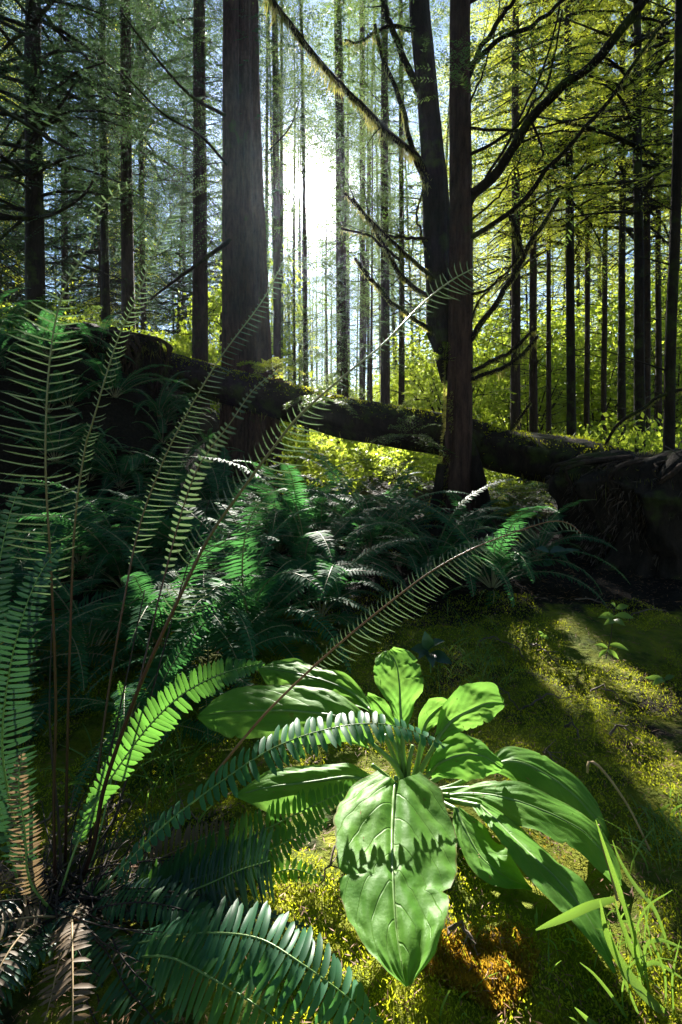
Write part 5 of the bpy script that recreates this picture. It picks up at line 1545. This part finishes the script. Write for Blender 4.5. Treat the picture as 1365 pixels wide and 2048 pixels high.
def litter():
    q = np.random.RandomState(63); mb = MB(); N = 20000
    Yg = .55 + 3.0 * q.uniform(0, 1, N) ** 1.4; px = q.uniform(-40, 1400, N); X = (px - CX) / FOC * Yg
    Z = ground_z(X, Yg) + .004 + q.uniform(0, .012, N)
    a = q.uniform(0, 6.28, N); D = nrm(np.stack([np.cos(a), np.sin(a), q.normal(0, .25, N)], -1))
    S = nrm(np.cross(D, np.array([0, 0, 1.0]) + q.normal(0, .4, (N, 3))))
    V, F = frames_leaf(np.stack([X, Yg, Z], -1), D, S, q.uniform(.006, .022, N) * (.6 + .4 * Yg), q.uniform(.0005, .0013, N) * (.6 + .4 * Yg))
    mb.add(V, F)
    tag(link('needle_litter', mb.mesh('needle_litter', M['needle_litter'], smooth=False)), 'brown fallen needles and bits scattered on the ground', 'litter', kind='stuff')
    # twigs on the ground: one can count these
    tw = [(1000, 1290, 1060, 1330), (1060, 1300, 1120, 1345), (1040, 1420, 1150, 1410), (700, 1720, 640, 1800), (1130, 1480, 1165, 1500), (960, 1290, 1020, 1300), (1180, 1390, 1260, 1420), (260, 1620, 200, 1690),
          (330, 1700, 420, 1660), (980, 1370, 1040, 1420), (1090, 1520, 1110, 1560), (900, 1880, 960, 1920), (1150, 1220, 1230, 1232), (1260, 1240, 1340, 1236), (60, 1700, 160, 1640), (1220, 1480, 1280, 1500)]
    labs = ['twig in the moss just behind the crumpled pale leaf', 'twig lying along the shaft of sun on the moss', 'long thin twig across the shaded moss at right', 'twig under the biggest leaf, left side', 'short twig above the outermost right leaf', 'short twig near the bluish seedling',
            'twig in the shade band at the right', 'twig among the deer fern stems', 'pale twig in the sunlit mossy gap at left', 'twig beside the crumpled pale leaf', 'stub of twig right of the arching leaves', 'twig on the orange moss',
            'twig on bare earth in front of the root mass', 'twig at the foot of the root mass near the right edge', 'twig at the left behind the dry frond', 'twig at the right by the dry stalk']
    for k, (x0, y0, x1, y1) in enumerate(tw):
        def gp(x_, y_):
            Yg = CAMH / ((y_ - HY) / FOC); X = (x_ - CX) / FOC * Yg
            return np.array([X, Yg, gz(X, Yg) + .012])
        a = gp(x0, y0); b = gp(x1, y1); c = (a + b) / 2 + np.array([0, .01, .02])
        m = MB(); pts = catmull([a - a, c - a, b - a], 10) + q.normal(0, .003, (10, 3)); m.tube(pts, np.linspace(.0035, .0012, 10), 5)
        for s_ in range(3):
            i = q.randint(2, 8); d = nrm(q.normal(0, 1, 3) + np.array([0, 0, .3])) * .04
            m.tube(pts[i] + d * np.linspace(0, 1, 3)[:, None], np.linspace(.0015, .0006, 3), 4)
        o = link('fallen_twig', m.mesh('fallen_twig', M['twig']), None, tuple(a)); tag(o, labs[k], 'twig', 'twigs lying on the forest floor')
    # bits lying on the broad leaves
litter()

def dead_base():
    q = np.random.RandomState(71); m = MB(); m2 = MB()
    for k in range(130):
        a = q.uniform(-.9, 3.6); l = q.uniform(.08, .34)
        p0 = np.array([q.normal(0, .03), q.normal(0, .03), q.uniform(.0, .03)])
        d = np.array([math.cos(a), math.sin(a) * .9, q.uniform(-.02, .35)]) * l
        u = np.linspace(0, 1, 8)[:, None]
        pts = p0 + d * u + np.array([0, 0, -.5]) * l * u ** 2 * q.uniform(.2, .8) + np.array([q.normal(0, .02), q.normal(0, .02), 0]) * np.sin(u * 3)
        pts[:, 2] = np.maximum(pts[:, 2], .004)
        m.tube(pts, np.linspace(.0019, .0007, 8), 4, cap=False)
        if k % 3 == 0:
            for V, F, uv in frond_geo(catmull(pts, 16), np.array([0, -.3, 1.0]), 16, lenprof(q.uniform(.012, .024)), .5, k, st=2, missing=.35, start=.4, curl=.5, lenj=.4): m2.add(V, F)
    tag(link('dead_stems', m.mesh('dead_stems', M['stem_dark']), deer), kind='stuff')
    tag(link('withered_fronds', m2.mesh('withered_fronds', M['dryfern']), deer), kind='stuff')
dead_base()

# ------------------------------------------------------------------ thin haze volume added to imitate lens veil and sun glow
def veil_haze():
    mb = MB()
    x0, x1, y0, y1, z0, z1 = -95, 95, -38, 100, -2.2, 34
    V = [(x, y, z) for z in (z0, z1) for x, y in ((x0, y0), (x1, y0), (x1, y1), (x0, y1))]
    mb.add(V, [[3, 2, 1, 0], [4, 5, 6, 7], [0, 1, 5, 4], [1, 2, 6, 5], [2, 3, 7, 6], [3, 0, 4, 7]])
    m = bpy.data.materials.new('air'); m.use_nodes = True; n = m.node_tree; n.nodes.clear()
    o = n.nodes.new('ShaderNodeOutputMaterial'); v = n.nodes.new('ShaderNodeVolumePrincipled')
    v.inputs['Color'].default_value = (.72, .84, 1, 1); v.inputs['Density'].default_value = 0.0005; v.inputs['Anisotropy'].default_value = .78
    n.links.new(v.outputs[0], o.inputs['Volume'])
    tag(link('veil_haze', mb.mesh('veil_haze', m, smooth=False)), kind='stuff')
veil_haze()
